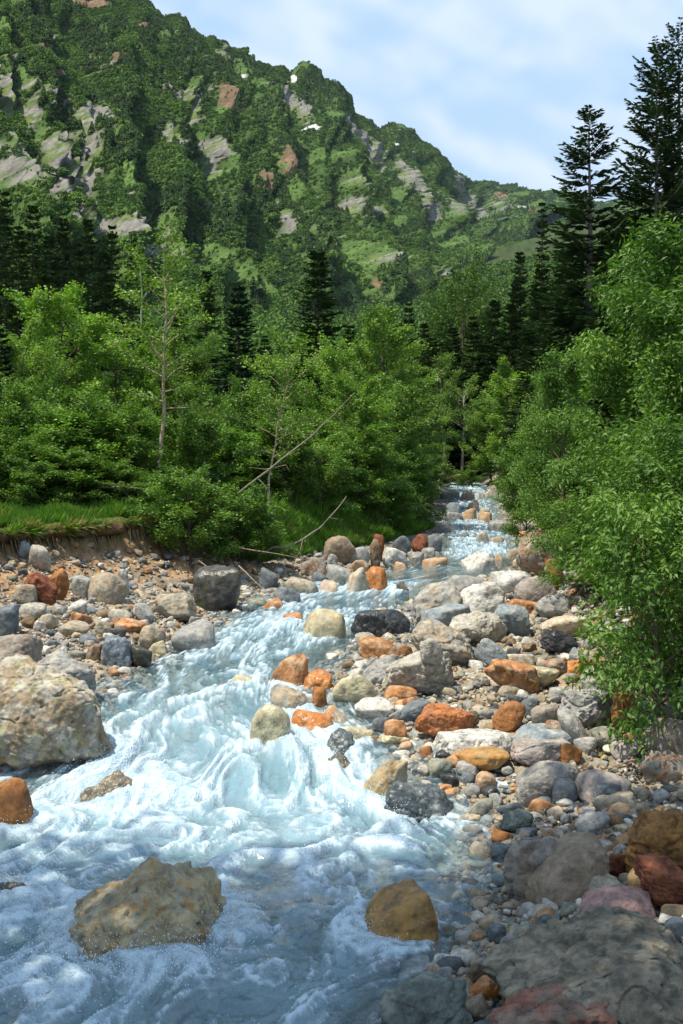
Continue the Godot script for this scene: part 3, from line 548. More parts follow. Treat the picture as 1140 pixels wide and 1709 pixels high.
func make_materials() -> void:
	var p1 := stone_print(512, 11, 0.45, 0.35, 0.42, 0.36)
	var p2 := stone_print(512, 23, 0.75, 0.30, 0.16, 0.30)
	var p3 := stone_print(512, 37, 0.40, 0.16, 0.10, 0.28)
	var h1 := gray_image(512, 0.03, 5, 51)
	var h2 := gray_image(512, 0.012, 6, 61, FastNoiseLite.TYPE_SIMPLEX_SMOOTH, FastNoiseLite.FRACTAL_RIDGED)
	var n1 := normal_of(h1, 10.0)
	var n2 := normal_of(h2, 8.0)
	M.granite = tri(std(Color.WHITE, 0.88, 0.35), p1, n1, 2.2, 0.8)
	M.rough = tri(std(Color.WHITE, 0.9, 0.3), p2, n2, 1.3, 0.9)
	M.smooth = tri(std(Color.WHITE, 0.8, 0.4), p3, n1, 1.6, 0.5)
	M.wet = tri(std(Color.WHITE, 0.38, 0.42), p2, n1, 1.6, 0.4)
	M.pebble = tri(std(Color.WHITE, 0.85, 0.35), p2, null, 2.0, 0.0)
	M.ground = tri(std(Color.WHITE, 0.95, 0.2), p2, n2, 0.9, 1.0)
	M.cliff = tri(std(Color.WHITE, 0.95, 0.2), p2, n2, 0.045, 1.5)
	M.bark = tri(std(Color.WHITE, 0.9, 0.3), p2, n2, 3.0, 0.8)
	var lf := std(Color.WHITE, 0.5, 0.4)
	lf.backlight_enabled = true; lf.backlight = Color(0.75, 0.85, 0.35)
	M.leaf = lf
	var nd := std(Color.WHITE, 0.6, 0.35)
	nd.backlight_enabled = true; nd.backlight = Color(0.4, 0.45, 0.25)
	M.needle = nd
	var far := std(Color.WHITE, 0.8, 0.2)
	far.backlight_enabled = true; far.backlight = Color(0.4, 0.45, 0.2)
	M.far_leaf = far
	# moving water: a tinted, glossy sheet; foam: a rough white one
	var white := Image.create(4, 4, false, Image.FORMAT_RGB8)
	white.fill(Color.WHITE)
	var lace := gray_image(512, 0.022, 5, 71)
	var knots := gray_image(512, 0.018, 4, 73, FastNoiseLite.TYPE_SIMPLEX_SMOOTH, FastNoiseLite.FRACTAL_RIDGED)
	var fine := gray_image(512, 0.16, 2, 75)
	var froth := Image.create(512, 512, false, Image.FORMAT_RGBA8)
	for y in 512:
		for x in 512:
			var q := 0.42 + 1.1 * (lace.get_pixel(x, y).r - 0.5) + 0.75 * (knots.get_pixel(x, y).r - 0.35) + 0.9 * (fine.get_pixel(x, y).r - 0.5)
			froth.set_pixel(x, y, Color(1, 1, 1, clampf(0.52 + q * 1.0, 0.0, 1.0)))
	var chop := gray_image(512, 0.018, 5, 81)
	var wt := std(Color.WHITE, 0.10, 0.55)
	wt.transparency = BaseMaterial3D.TRANSPARENCY_ALPHA
	wt.albedo_texture = ImageTexture.create_from_image(white)
	wt.normal_enabled = true; wt.normal_texture = normal_of(chop, 9.0); wt.normal_scale = 0.5
	M.water = wt
	var fm := std(Color.WHITE, 0.65, 0.3)
	fm.transparency = BaseMaterial3D.TRANSPARENCY_ALPHA
	fm.albedo_texture = ImageTexture.create_from_image(froth)
	fm.normal_enabled = true; fm.normal_texture = normal_of(fine, 5.0); fm.normal_scale = 0.5
	M.foam = fm
	M.drop = std(Color.WHITE, 0.3, 0.5)

func sphere(sub: int) -> Array:
	if spheres.has(sub): return spheres[sub]
	var v: Array[Vector3] = []
	var f := PackedInt32Array()
	if sub == 0:
		var g := (1.0 + sqrt(5.0)) / 2.0
		for p in [[-1, g, 0], [1, g, 0], [-1, -g, 0], [1, -g, 0], [0, -1, g], [0, 1, g], [0, -1, -g], [0, 1, -g], [g, 0, -1], [g, 0, 1], [-g, 0, -1], [-g, 0, 1]]:
			v.append(Vector3(p[0], p[1], p[2]).normalized())
		f = PackedInt32Array([0, 5, 11, 0, 1, 5, 0, 7, 1, 0, 10, 7, 0, 11, 10, 1, 9, 5, 5, 4, 11, 11, 2, 10, 10, 6, 7, 7, 8, 1, 3, 4, 9, 3, 2, 4, 3, 6, 2, 3, 8, 6, 3, 9, 8, 4, 5, 9, 2, 11, 4, 6, 10, 2, 8, 7, 6, 9, 1, 8])
	else:
		var prev := sphere(sub - 1)
		for p in prev[0]: v.append(p)
		var pf: PackedInt32Array = prev[1]
		var mid := {}
		for k in range(0, pf.size(), 3):
			var q := [pf[k], pf[k + 1], pf[k + 2]]
			var m := [0, 0, 0]
			for e in 3:
				var a: int = q[e]
				var b: int = q[(e + 1) % 3]
				var key := mini(a, b) * 1000000 + maxi(a, b)
				if not mid.has(key):
					mid[key] = v.size()
					v.append((v[a] + v[b]).normalized())
				m[e] = mid[key]
			f.append_array(PackedInt32Array([q[0], m[0], m[2], q[1], m[1], m[0], q[2], m[2], m[1], m[0], m[1], m[2]]))
	spheres[sub] = [v, f]
	return spheres[sub]

# a stone: a rounded polytope cut by random planes, roughened, rolled, then brought to w x h x deep; origin at the middle of its underside
func stone_mesh(seed_: int, sub: int, w: float, h: float, deep: float, shape: String, roll: float, look: Array, mat: Material, cuts := []) -> ArrayMesh:
	rng.seed = seed_ * 7919 + 13
	var sp := sphere(sub)
	var dirs: Array = sp[0]
	var pl: Array[Vector3] = []
	var of := PackedFloat32Array()
	var sharp := {"r": 7.0, "a": 13.0, "A": 19.0, "f": 13.0, "S": 24.0}[shape] as float
	var np := {"r": 10, "a": 11, "A": 13, "f": 10, "S": 12}[shape] as int
	for k in np:
		var n := sph()
		pl.append(n); of.append(r(0.72, 1.0))
	for n in [Vector3.UP, Vector3.DOWN, Vector3.LEFT, Vector3.RIGHT, Vector3.FORWARD, Vector3.BACK]:
		pl.append((n + sph() * 0.28).normalized()); of.append(r(0.82, 1.0))
	if shape == "f" or shape == "S":
		pl.append((Vector3.UP + sph() * 0.12).normalized()); of.append(0.62)
		pl.append((Vector3.DOWN + sph() * 0.12).normalized()); of.append(0.62)
	for q in cuts:
		pl.append(Vector3(q[0], q[1], q[2]).normalized()); of.append(q[3])
	for k in pl.size(): pl[k] = pl[k] / of[k]
	var rough: float = {"r": 0.04, "a": 0.06, "A": 0.07, "f": 0.05, "S": 0.06}[shape]
	var so := Vector3(r(-50, 50), r(-50, 50), r(-50, 50))
	var pre := Vector3(1, 1, 1)
	if absf(roll) > 9.0: pre = Vector3(1.15, 0.62, 0.9)
	var turn := Basis(Vector3.BACK, deg_to_rad(roll))
	var tilt3 := Basis(sph(), r(0.2, 0.7))
	var o := Soup.new()
	var big := maxf(w, maxf(h, deep))
	var c1: Color = look[0]
	var c2: Color = look[1]
	var cut: float = look[2]
	var size3 := Vector3(w, h, deep) / big
	var lo := Vector3.INF
	var hi := -Vector3.INF
	for n: Vector3 in dirs:
		var acc := 0.02
		for q in pl:
			var dt := n.dot(q)
			if dt > 0.25: acc += pow(dt, sharp)
		var rad := pow(acc, -1.0 / sharp)
		var p := n * rad * size3
		rad *= 1.0 + rough * (0.9 * nz.get_noise_3dv(p * 1.7 + so) + 0.55 * nz.get_noise_3dv(p * 4.2 + so) + 0.3 * nz.get_noise_3dv(p * 10.0 + so))
		var ck := rg.get_noise_3dv(p * 1.3 + so * 1.7)
		if ck > 0.72: rad -= (ck - 0.72) * 0.28 * (0.3 if shape == "r" else 1.0)
		p = turn * (n * rad * pre)
		o.v.append(p)
		lo = lo.min(p); hi = hi.max(p)
	var sc := Vector3(w, h, deep) / (hi - lo)
	for k in o.v.size():
		var p := (o.v[k] - Vector3((lo.x + hi.x) * 0.5, lo.y, (lo.z + hi.z) * 0.5)) * sc
		if sub > 4:                                                # chips and fine fractures on the stones seen from near
			var nn: Vector3 = dirs[k]
			var wp := (tilt3 * p) * Vector3(1.0, 1.9, 1.0) + so
			wp += Vector3.ONE * 0.25 * nz.get_noise_3dv(p * 2.5 + so)
			var blk := cellv.get_noise_3dv(wp * 1.5) + 0.4 * cellv.get_noise_3dv(wp * 4.0)
			var edge := celle.get_noise_3dv(wp * 1.5)
			var amt: float = {"r": 0.002, "a": 0.006, "A": 0.008, "f": 0.005, "S": 0.013}[shape]
			p += nn * (0.0035 * fb.get_noise_3dv(p * 14.0 + so) + amt * blk - (amt * 1.6 * ss(-0.90, -1.0, edge) if edge < -0.90 else 0.0))
		o.v[k] = p
		var q := p * (1.2 / minf(big, 0.55))
		var f1 := fb.get_noise_3dv(q * 2.0 + so) + 0.35 * nz.get_noise_3dv(q * 9.0 + so)
		var f2 := nz.get_noise_3dv(p * 22.0 + so)
		var col := c1.lerp(c2, 0.8 * ss(cut - 0.24, cut + 0.24, f1))
		col = col * (1.0 + 0.10 * f2 + 0.16 * nz.get_noise_3dv(q * 3.7 + so * 2.0))
		if look.size() > 4:
			var f3 := fb.get_noise_3dv(q * 2.6 + so * 3.0) + 0.5 * nz.get_noise_3dv(p * 17.0 + so)
			col = col.lerp(look[4], 0.75 * ss(look[5] - 0.16, look[5] + 0.16, f3))
		o.c.append(Color(col.r, col.g, col.b))
	o.i = sp[1]
	return o.mesh(mat)

func looks() -> Dictionary:
	var moss := Color(0.07, 0.085, 0.015)
	var lichen := Color(0.40, 0.42, 0.16)
	return {
		"black": [Color(0.045, 0.047, 0.05), Color(0.09, 0.09, 0.09), 0.3, "wet"],
		"bluegrey": [Color(0.22, 0.26, 0.28), Color(0.34, 0.36, 0.35), 0.15, "smooth"],
		"bluewet": [Color(0.16, 0.20, 0.23), Color(0.30, 0.32, 0.33), 0.1, "wet"],
		"brown": [Color(0.20, 0.14, 0.09), Color(0.30, 0.25, 0.18), 0.2, "rough"],
		"brownpale": [Color(0.28, 0.22, 0.155), Color(0.36, 0.27, 0.2), 0.15, "smooth"],
		"cream": [Color(0.58, 0.52, 0.42), Color(0.45, 0.30, 0.15), 0.3, "granite"],
		"dark": [Color(0.09, 0.09, 0.09), Color(0.18, 0.18, 0.17), 0.25, "smooth"],
		"granite": [Color(0.34, 0.32, 0.29), Color(0.42, 0.39, 0.34), 0.1, "granite"],
		"greengrey": [Color(0.155, 0.18, 0.16), Color(0.27, 0.28, 0.25), 0.2, "rough"],
		"grey": [Color(0.31, 0.31, 0.295), Color(0.42, 0.40, 0.36), 0.15, "rough"],
		"greybrown": [Color(0.29, 0.255, 0.215), Color(0.22, 0.16, 0.11), 0.2, "smooth"],
		"greygreen": [Color(0.24, 0.25, 0.2), Color(0.33, 0.31, 0.26), 0.15, "rough"],
		"greylight": [Color(0.43, 0.42, 0.385), Color(0.31, 0.31, 0.30), 0.2, "granite"],
		"greytan": [Color(0.34, 0.335, 0.31), Color(0.42, 0.33, 0.22), 0.12, "rough"],
		"ochre": [Color(0.41, 0.34, 0.21), Color(0.32, 0.295, 0.225), 0.05, "rough", Color(0.43, 0.25, 0.10), 0.4],
		"ochrebrown": [Color(0.31, 0.165, 0.06), Color(0.19, 0.10, 0.045), 0.15, "rough"],
		"ochreorange": [Color(0.42, 0.22, 0.07), Color(0.35, 0.27, 0.15), 0.15, "smooth"],
		"orange": [Color(0.44, 0.215, 0.095), Color(0.46, 0.33, 0.21), 0.12, "rough", Color(0.33, 0.125, 0.05), 0.3],
		"orangewhite": [Color(0.60, 0.53, 0.43), Color(0.52, 0.25, 0.09), 0.02, "granite"],
		"pale": [Color(0.50, 0.475, 0.41), Color(0.40, 0.37, 0.30), 0.12, "granite", Color(0.30, 0.24, 0.15), 0.42],
		"palebrown": [Color(0.42, 0.40, 0.34), Color(0.28, 0.205, 0.12), 0.0, "rough", lichen, 0.6],
		"pink": [Color(0.44, 0.27, 0.235), Color(0.33, 0.23, 0.21), 0.2, "granite"],
		"pinkgrey": [Color(0.42, 0.365, 0.325), Color(0.33, 0.31, 0.29), 0.15, "granite"],
		"pinktan": [Color(0.50, 0.38, 0.29), Color(0.42, 0.38, 0.31), 0.1, "smooth"],
		"red": [Color(0.20, 0.075, 0.045), Color(0.30, 0.12, 0.06), 0.15, "rough"],
		"rust": [Color(0.36, 0.16, 0.06), Color(0.24, 0.12, 0.06), 0.12, "rough"],
		"rustgrey": [Color(0.32, 0.285, 0.235), Color(0.33, 0.15, 0.07), 0.1, "rough"],
		"rustorange": [Color(0.42, 0.165, 0.065), Color(0.33, 0.15, 0.08), 0.1, "rough"],
		"slab": [Color(0.215, 0.19, 0.14), Color(0.28, 0.245, 0.185), 0.05, "rough", Color(0.10, 0.095, 0.075), 0.3],
		"slabred": [Color(0.26, 0.13, 0.095), Color(0.22, 0.18, 0.14), 0.2, "rough"],
		"slate": [Color(0.125, 0.145, 0.16), Color(0.21, 0.225, 0.23), 0.2, "smooth"],
		"slatewet": [Color(0.085, 0.105, 0.115), Color(0.17, 0.19, 0.19), 0.15, "wet"],
		"smooth": [Color(0.29, 0.29, 0.275), Color(0.36, 0.34, 0.30), 0.2, "smooth"],
		"tan": [Color(0.44, 0.385, 0.29), Color(0.36, 0.33, 0.27), 0.12, "granite", Color(0.45, 0.27, 0.13), 0.42],
		"tangrey": [Color(0.36, 0.335, 0.275), Color(0.42, 0.32, 0.2), 0.15, "rough"],
		"tanorange": [Color(0.48, 0.35, 0.23), Color(0.46, 0.24, 0.11), 0.1, "smooth"],
		"wet": [Color(0.06, 0.057, 0.053), Color(0.12, 0.112, 0.10), 0.12, "wet", moss, 0.42],
		"wetbrown": [Color(0.21, 0.175, 0.12), Color(0.12, 0.10, 0.075), 0.1, "wet"],
		"wetochre": [Color(0.36, 0.20, 0.055), Color(0.24, 0.145, 0.06), 0.1, "wet"],
		"wetorange": [Color(0.50, 0.185, 0.045), Color(0.46, 0.27, 0.13), 0.25, "wet"],
		"wetyellow": [Color(0.50, 0.46, 0.30), Color(0.42, 0.37, 0.24), 0.1, "wet"],
		"white": [Color(0.66, 0.645, 0.60), Color(0.52, 0.49, 0.43), 0.15, "granite", Color(0.28, 0.27, 0.25), 0.45],
		"yellow": [Color(0.47, 0.41, 0.255), Color(0.38, 0.34, 0.25), 0.15, "smooth", Color(0.20, 0.16, 0.10), 0.45],
	}

var placed_stones: Array = []      # [x, d, half width, half depth, top above water]

func make_rocks() -> void:
	var lk := looks()
	var n := 0
	for a in ROCKS:
		n += 1
		var x: float = a[1]
		var d: float = -a[2]
		var w: float = a[3]
		var h: float = a[4]
		var deep: float = a[5]
		var water := tab(WATER, d)
		var g := G(x, d)
		var inside := x > tab(SHORE_L, d) and x < tab(SHORE_R, d)
		var surf := maxf(g, water - 0.02) if inside else g
		var lift: float = a[9]
		var top := surf + h + maxf(lift, -0.2)
		var low := g - 0.10 * h - 0.03
		if lift > 0.3: low = surf + lift - 0.08
		var px := w / d * 1098.0
		var sub := 6 if px > 100.0 else 5 if px > 56.0 else 4 if px > 29.0 else 3
		var look: Array = lk[a[6]]
		var m := stone_mesh(n, sub, w, top - low, deep, a[7], a[8], look, M[look[3]], CUTS.get(n - 1, []))
		var o := put(a[0], m)
		o.position = Vector3(x, low, a[2])
		tag(o, a[10], "boulder" if a[0] == "boulder" else "stone", "boulders and stones of the stream bed")
		placed_stones.append([x, d, w * 0.5, deep * 0.5, top - water, inside])

func clear_of_stones(x: float, d: float, m: float) -> bool:
	for s in placed_stones:
		var ex: float = (x - s[0]) / (s[2] + m)
		var ed: float = (d - s[1]) / (s[3] + m)
		if ex * ex + ed * ed < 1.0: return false
	return true

# where loose stones lie: 1 on the bars, 0 elsewhere
func bar_share(x: float, d: float) -> float:
	var xr := tab(SHORE_R, d)
	var xl := tab(SHORE_L, d)
	if x > xr - 0.25: return 1.0 if x < xr + tab(BAR_R, d) + 0.6 else 0.0
	if x < xl + 0.15: return 1.0 if x > tab(BANK_L, d) - 0.15 else 0.0
	return 0.10

const STONE_TONES = [["grey", Color(0.33, 0.33, 0.31)], ["pale", Color(0.50, 0.47, 0.41)], ["blue-grey", Color(0.20, 0.235, 0.25)], ["tan", Color(0.42, 0.35, 0.25)], ["orange", Color(0.40, 0.235, 0.125)], ["dark", Color(0.10, 0.11, 0.115)], ["white", Color(0.62, 0.60, 0.55)], ["brown", Color(0.26, 0.18, 0.11)], ["olive-grey", Color(0.27, 0.27, 0.21)]]

func make_loose_stones() -> void:
	var protos: Array = []
	for k in 10:
		protos.append(stone_mesh(900 + k, 3, 1.0, r(0.55, 0.8), r(0.7, 1.0), ["r", "r", "a", "a", "f"][k % 5], 0.0, [Color.WHITE, Color(0.8, 0.76, 0.7), 0.15], M.pebble))
	var meshes: Array = []                                  # the same stones in each tone
	for t in STONE_TONES:
		var row: Array = []
		for k in 4:
			rng.seed = 5000 + meshes.size() * 31 + k
			row.append(stone_mesh(1200 + meshes.size() * 7 + k, 3, 1.0, 0.66, 0.85, ["r", "a", "r", "f"][k], 0.0, [t[1], t[1] * 0.75, 0.2], [M.granite, M.rough, M.smooth, M.rough][k]))
		meshes.append(row)
	rng.seed = 4242
	var made := 0
	var tries := 0
	while made < 95 and tries < 4000:
		tries += 1
		var d := 5.2 + 12.0 * pow(rng.randf(), 1.2)
		var x := r(-0.31, 0.31) * d
		if bar_share(x, d) < 0.5: continue
		var s := r(0.10, 0.2)
		if not clear_of_stones(x, d, s * 0.4): continue
		var ti := rng.randi() % STONE_TONES.size()
		var shape := rng.randi() % 4
		var o := put("stone", meshes[ti][shape])
		o.basis = Basis.from_euler(Vector3(r(-0.2, 0.2), r(0, TAU), r(-0.2, 0.2))).scaled(Vector3.ONE * s)
		o.position = Vector3(x, G(x, d) - s * 0.12, -d)
		var near_i := 0
		var best := 1e9
		for k in ROCKS.size():
			var q: float = pow(ROCKS[k][1] - x, 2) + pow(-ROCKS[k][2] - d, 2)
			if q < best:
				best = q; near_i = k
		var near_what: String = ROCKS[near_i][10]
		var words := near_what.split(" ")
		var short := PackedStringArray()
		for q in words:
			if q in ["on", "in", "at", "beside", "under", "below", "behind", "with", "left", "right", "between", "above", "of", "lying", "standing", "leaning", "uphill", "touching", "cut", "joined", "near", "against", "alone", "resting", "half", "just", "across", "pointing", "set", "nearly", "washed", "wedged", "before", "by", "perched", "pressed", "stained", "cutting", "wet"] and short.size() > 1: break
			short.append(q.trim_suffix(","))
		var side := "left" if x < ROCKS[near_i][1] else "right"
		var lb := "%s %s %s stone just %s of the %s" % [["small", "fist-sized"][int(s > 0.15)], ["rounded", "angular", "smooth", "flat"][shape], STONE_TONES[ti][0], side, " ".join(short)]
		tag(o, lb, "stone", "loose stones on the gravel bars")
		placed_stones.append([x, d, s * 0.4, s * 0.4, s * 0.4, false])
		made += 1
	# what nobody could count: cobbles and pebbles between them
	for layer in [["cobble_scree", 4400, 0.045, 0.11], ["gravel", 42000, 0.012, 0.045]]:
		for v in 5:
			var xf := []
			var cl := []
			rng.seed = 777 + v * 13 + layer[1]
			for k in int(layer[1] / 5.0):
				var d := 4.6 + 19.0 * pow(rng.randf(), 1.5)
				var x := r(-0.33, 0.33) * d
				if rng.randf() > bar_share(x, d): continue
				var s := r(layer[2], layer[3]) * (1.0 + 0.03 * d)
				if layer[3] > 0.1 and not clear_of_stones(x, d, 0.0): continue
				var b := Basis.from_euler(Vector3(r(-0.5, 0.5), r(0, TAU), r(-0.5, 0.5))).scaled(Vector3(s, s * r(0.8, 1.1), s))
				xf.append(Transform3D(b, Vector3(x, G(x, d) + 0.03 * relief(x, d) - s * 0.1, -d)))
				var tone: Color = STONE_TONES[[0, 0, 1, 2, 3, 3, 4, 5, 6, 7, 8][rng.randi() % 11]][1]
				cl.append(tone * r(0.75, 1.2))
			var o := many(layer[0], protos[(v + (5 if layer[3] > 0.1 else 0)) % 10], xf, cl)
			tag(o, ["grey and tan cobbles packed between the bar boulders", "fine mixed gravel filling gaps between the stones"][int(layer[3] < 0.1)], "gravel", "", "stuff")

func relief(x: float, d: float) -> float:
	return fb.get_noise_2d(x * 1.1, d * 1.1) + 0.6 * nz.get_noise_2d(x * 5.0, d * 5.0)

func make_ground() -> void:
	var o := Soup.new()
	var ds := PackedFloat32Array()
	var d := 1.5
	while d < 1300.0:
		ds.append(d)
		d += maxf(0.05, 0.011 * d) if d < 60.0 else 0.06 * d
	var nx := 330
	for dd in ds:
		var w := tab(WATER, dd); var xl := tab(SHORE_L, dd); var xr := tab(SHORE_R, dd); var xb := tab(BANK_L, dd); var br := tab(BAR_R, dd); var sr := tab(BAR_SLOPE, dd)
		for a in nx:
			var q := 2.0 * a / (nx - 1) - 1.0
			var x := q * (0.36 * dd + 1.5) + pow(q, 5.0) * (0.5 * dd + 14.0)
			var h := ground(x, dd, w, xl, xr, xb, br, sr)
			var rl := relief(x, dd)
			var bench := x < xb - 0.15
			var bank := x > xr + br + 0.3
			h += (0.07 if bench or bank else 0.05) * rl
			o.v.append(Vector3(x, h, -dd))
			var col := Color(0.30, 0.26, 0.20)
			if x > xl and x < xr: col = Color(0.27, 0.25, 0.185)
			if x < xb + 0.9 + 0.5 * rl and x > xb - 0.5 and dd < 20.0: col = Color(0.34, 0.22, 0.125)
			if bench: col = Color(0.075, 0.085, 0.03)
			if bank: col = Color(0.06, 0.055, 0.03)
			if dd > 60.0: col = Color(0.05, 0.075, 0.025)
			col = col * (1.0 + 0.35 * rl)
			o.c.append(Color(col.r, col.g, col.b))
	for a in ds.size() - 1:
		for b in nx - 1:
			var k := a * nx + b
			o.i.append_array(PackedInt32Array([k, k + nx, k + 1, k + 1, k + nx, k + nx + 1]))
	tag(put("ground", o.mesh(M.ground)), "gravel stream banks and earth rising to the forest", "ground", "", "structure")

const FOAM_D = [3.5, 5.0, 6.0, 7.0, 7.8, 8.6, 9.2, 10.0, 10.6, 11.5, 12.5, 13.5, 15.0, 16.5, 17.3, 18.0, 18.7, 19.5, 21.0, 24.0, 25.0, 26.5, 28.0, 29.0, 31.0, 33.0, 36.0, 40.0, 52.0]
const FOAM_F = [0.48, 0.48, 0.48, 0.52, 0.62, 0.70, 0.68, 0.56, 0.47, 0.42, 0.46, 0.58, 0.56, 0.40, 0.34, 0.52, 0.58, 0.16, 0.10, 0.10, 0.46, 0.78, 0.5, 0.72, 0.42, 0.62, 0.62, 0.55, 0.55]

func make_water() -> void:
	# how near the water is to a stone it breaks on, on a fine grid
	var cw := 0.04
	var gx0 := -4.0
	var gnx := 320
	var gnd := 760
	var near := PackedFloat32Array()
	near.resize(gnx * gnd)
	for s in placed_stones:
		if s[4] < -0.12 or s[1] > 33.0 or s[2] < 0.07: continue
		var reach: float = 0.10 + 0.35 * s[2]
		for a in range(int((s[0] - s[2] - reach * 1.5 - gx0) / cw), int((s[0] + s[2] + reach * 1.5 - gx0) / cw) + 1):
			for b in range(int((s[1] - s[3] - reach * 3.0 - 3.0) / cw), int((s[1] + s[3] + reach * 1.5 - 3.0) / cw) + 1):
				if a < 0 or b < 0 or a >= gnx or b >= gnd: continue
				var ex: float = maxf(0.0, absf(gx0 + a * cw - s[0]) - s[2] * 0.85)
				var dz: float = 3.0 + b * cw - s[1]
				var ez: float = maxf(0.0, absf(dz) - s[3] * 0.85)
				if dz < 0.0: ez *= 0.5                         # the wake trails downstream, toward the viewer
				var q := exp(-(ex * ex + ez * ez) / (reach * reach) * 1.6)
				near[b * gnx + a] = maxf(near[b * gnx + a], q)
	var ds := PackedFloat32Array()
	var d := 3.6
	while d < 56.0:
		ds.append(d)
		d += clampf(0.00055 * d * d / maxf(0.12, 1.0 - d * 0.02), 0.012, 0.35)
	var nx := 330
	var w := Soup.new()
	var f := Soup.new()
	var crest := []
	var uv := PackedVector2Array()
	for row in ds.size():
		var dd := ds[row]
		var y0 := tab(WATER, dd); var xl := tab(SHORE_L, dd); var xr := tab(SHORE_R, dd); var br := tab(BAR_R, dd)
		var ff := tab2(FOAM_D, FOAM_F, dd)
		var left := xl - 0.35
		var right := xr + br * 0.9 + 0.2
		left = maxf(left, -0.34 * dd - 0.4)
		right = minf(right, 0.34 * dd + 0.4)
		for a in nx:
			var x := lerpf(left, right, float(a) / (nx - 1))
			var c := (x - xl) / (xr - xl) * 3.2                   # follows the stream's own bends
			var edge := minf(x - xl, xr - x)
			var main := ss(-0.1, 0.55, edge)
			var gi := int((x - gx0) / cw)
			var gj := int((dd - 3.0) / cw)
			var nr := 0.0
			if gi >= 0 and gj >= 0 and gi < gnx and gj < gnd: nr = near[gj * gnx + gi]
			var wx := 0.35 * nz.get_noise_2d(c * 1.1, dd * 0.7)
			var wy := 0.5 * nz.get_noise_2d(c * 1.3 + 40.0, dd * 0.8)
			var n1 := fb.get_noise_2d(c * 1.3 + wx, dd * 0.5 + wy)
			var n2 := rg.get_noise_2d(c * 1.5 + wx * 1.4, dd * 0.8 + wy)
			var n3 := fb.get_noise_2d((c + wx) * 5.0, (dd + wy) * 1.0)
			var n4 := rg.get_noise_2d(c * 5.5 + wx * 5.0, dd * 3.0 + wy * 4.0)
			var n5 := fb.get_noise_2d(x * 11.0 + wx, dd * 8.0 + wy)
			var turb := clampf((ff - 0.18) * 1.45, 0.05, 1.0) * lerpf(0.12, 1.0, main)
			var cover := lerpf(0.10, ff, main) + 0.75 * nr * lerpf(0.45, 1.0, main) * (ff if ff < 0.3 else maxf(ff, 0.55))
			var val := 0.5 + 0.50 * n1 + 0.20 * (n2 - 0.3) + 0.36 * n3 + 0.14 * (n4 - 0.3) + 0.24 * n5
			var fo := ss(1.0 - cover - 0.22, 1.0 - cover + 0.34, val)
			var rip := nz.get_noise_2d(c * 6.0 + wx * 4.0, dd * 4.5)
			var y := y0 + turb * (0.085 * n1 + 0.020 * n3 + 0.025 * (n2 - 0.4) + 0.008 * n5) + 0.004 * rip + 0.05 * nr * turb
			y += 0.012 * fo * turb
			var p := Vector3(x, y, -dd)
			w.v.append(p)
			uv.append(Vector2(c * 0.6, dd * 0.42))
			# aerated water is milkier and paler
			var air := clampf(0.30 + 0.62 * turb + 0.25 * n1, 0.0, 1.0)
			var t := Color(0.075, 0.17, 0.20).lerp(Color(0.34, 0.56, 0.69), air * 0.9)
			w.c.append(Color(t.r, t.g, t.b, lerpf(0.16, 0.86, air * lerpf(0.35, 1.0, main))))
			f.v.append(p + Vector3(0, 0.005 + 0.004 * fo, 0))
			f.c.append(Color(0.51, 0.64, 0.73, clampf(fo * (0.70 + 0.25 * n4 + 0.42 * n3 + 0.2 * n5), 0.0, 0.95)))
			if fo > 0.5 and rng.randf() < 0.4 * turb * (0.15 + nr) and dd < 18.0: crest.append(p)
	for a in ds.size() - 1:
		for b in nx - 1:
			var k := a * nx + b
			w.i.append(k); w.i.append(k + nx); w.i.append(k + 1); w.i.append(k + 1); w.i.append(k + nx); w.i.append(k + nx + 1)
			if f.c[k].a + f.c[k + 1].a + f.c[k + nx].a + f.c[k + nx + 1].a > 0.03:
				f.i.append(k); f.i.append(k + nx); f.i.append(k + 1); f.i.append(k + 1); f.i.append(k + nx); f.i.append(k + nx + 1)
	print("water ", ds.size() * nx, " crest ", crest.size())
	var s := base("stream_water", Vector3.ZERO)
	tag(s, "pale blue rushing mountain stream running down between the boulders", "stream", "", "structure")
	put("water_surface", w.mesh(M.water, PackedVector3Array(), uv), s)
	var fo := put("foam", f.mesh(M.foam, PackedVector3Array(), uv), s)
	fo.set_meta("kind", "stuff")
	# thrown drops
	rng.seed = 99
	var xf := []
	var cl := []
	for p: Vector3 in crest:
		for k in 4:
			var q := p + Vector3(r(-0.10, 0.10), 0.01 + 0.11 * pow(rng.randf(), 3.0), r(-0.12, 0.12))
			xf.append(Transform3D(Basis.from_euler(Vector3(r(0, 3), r(0, 3), 0)).scaled(Vector3(1, r(1.0, 2.2), 1) * r(0.001, 0.003)), q))
			cl.append(Color(0.82, 0.88, 0.9))
	var ball := Soup.new()
	for p in sphere(0)[0]:
		ball.v.append(p); ball.c.append(Color.WHITE)
	ball.i = sphere(0)[1]
	var sp := many("spray", ball.mesh(M.drop), xf, cl, s)
	sp.set_meta("kind", "stuff")

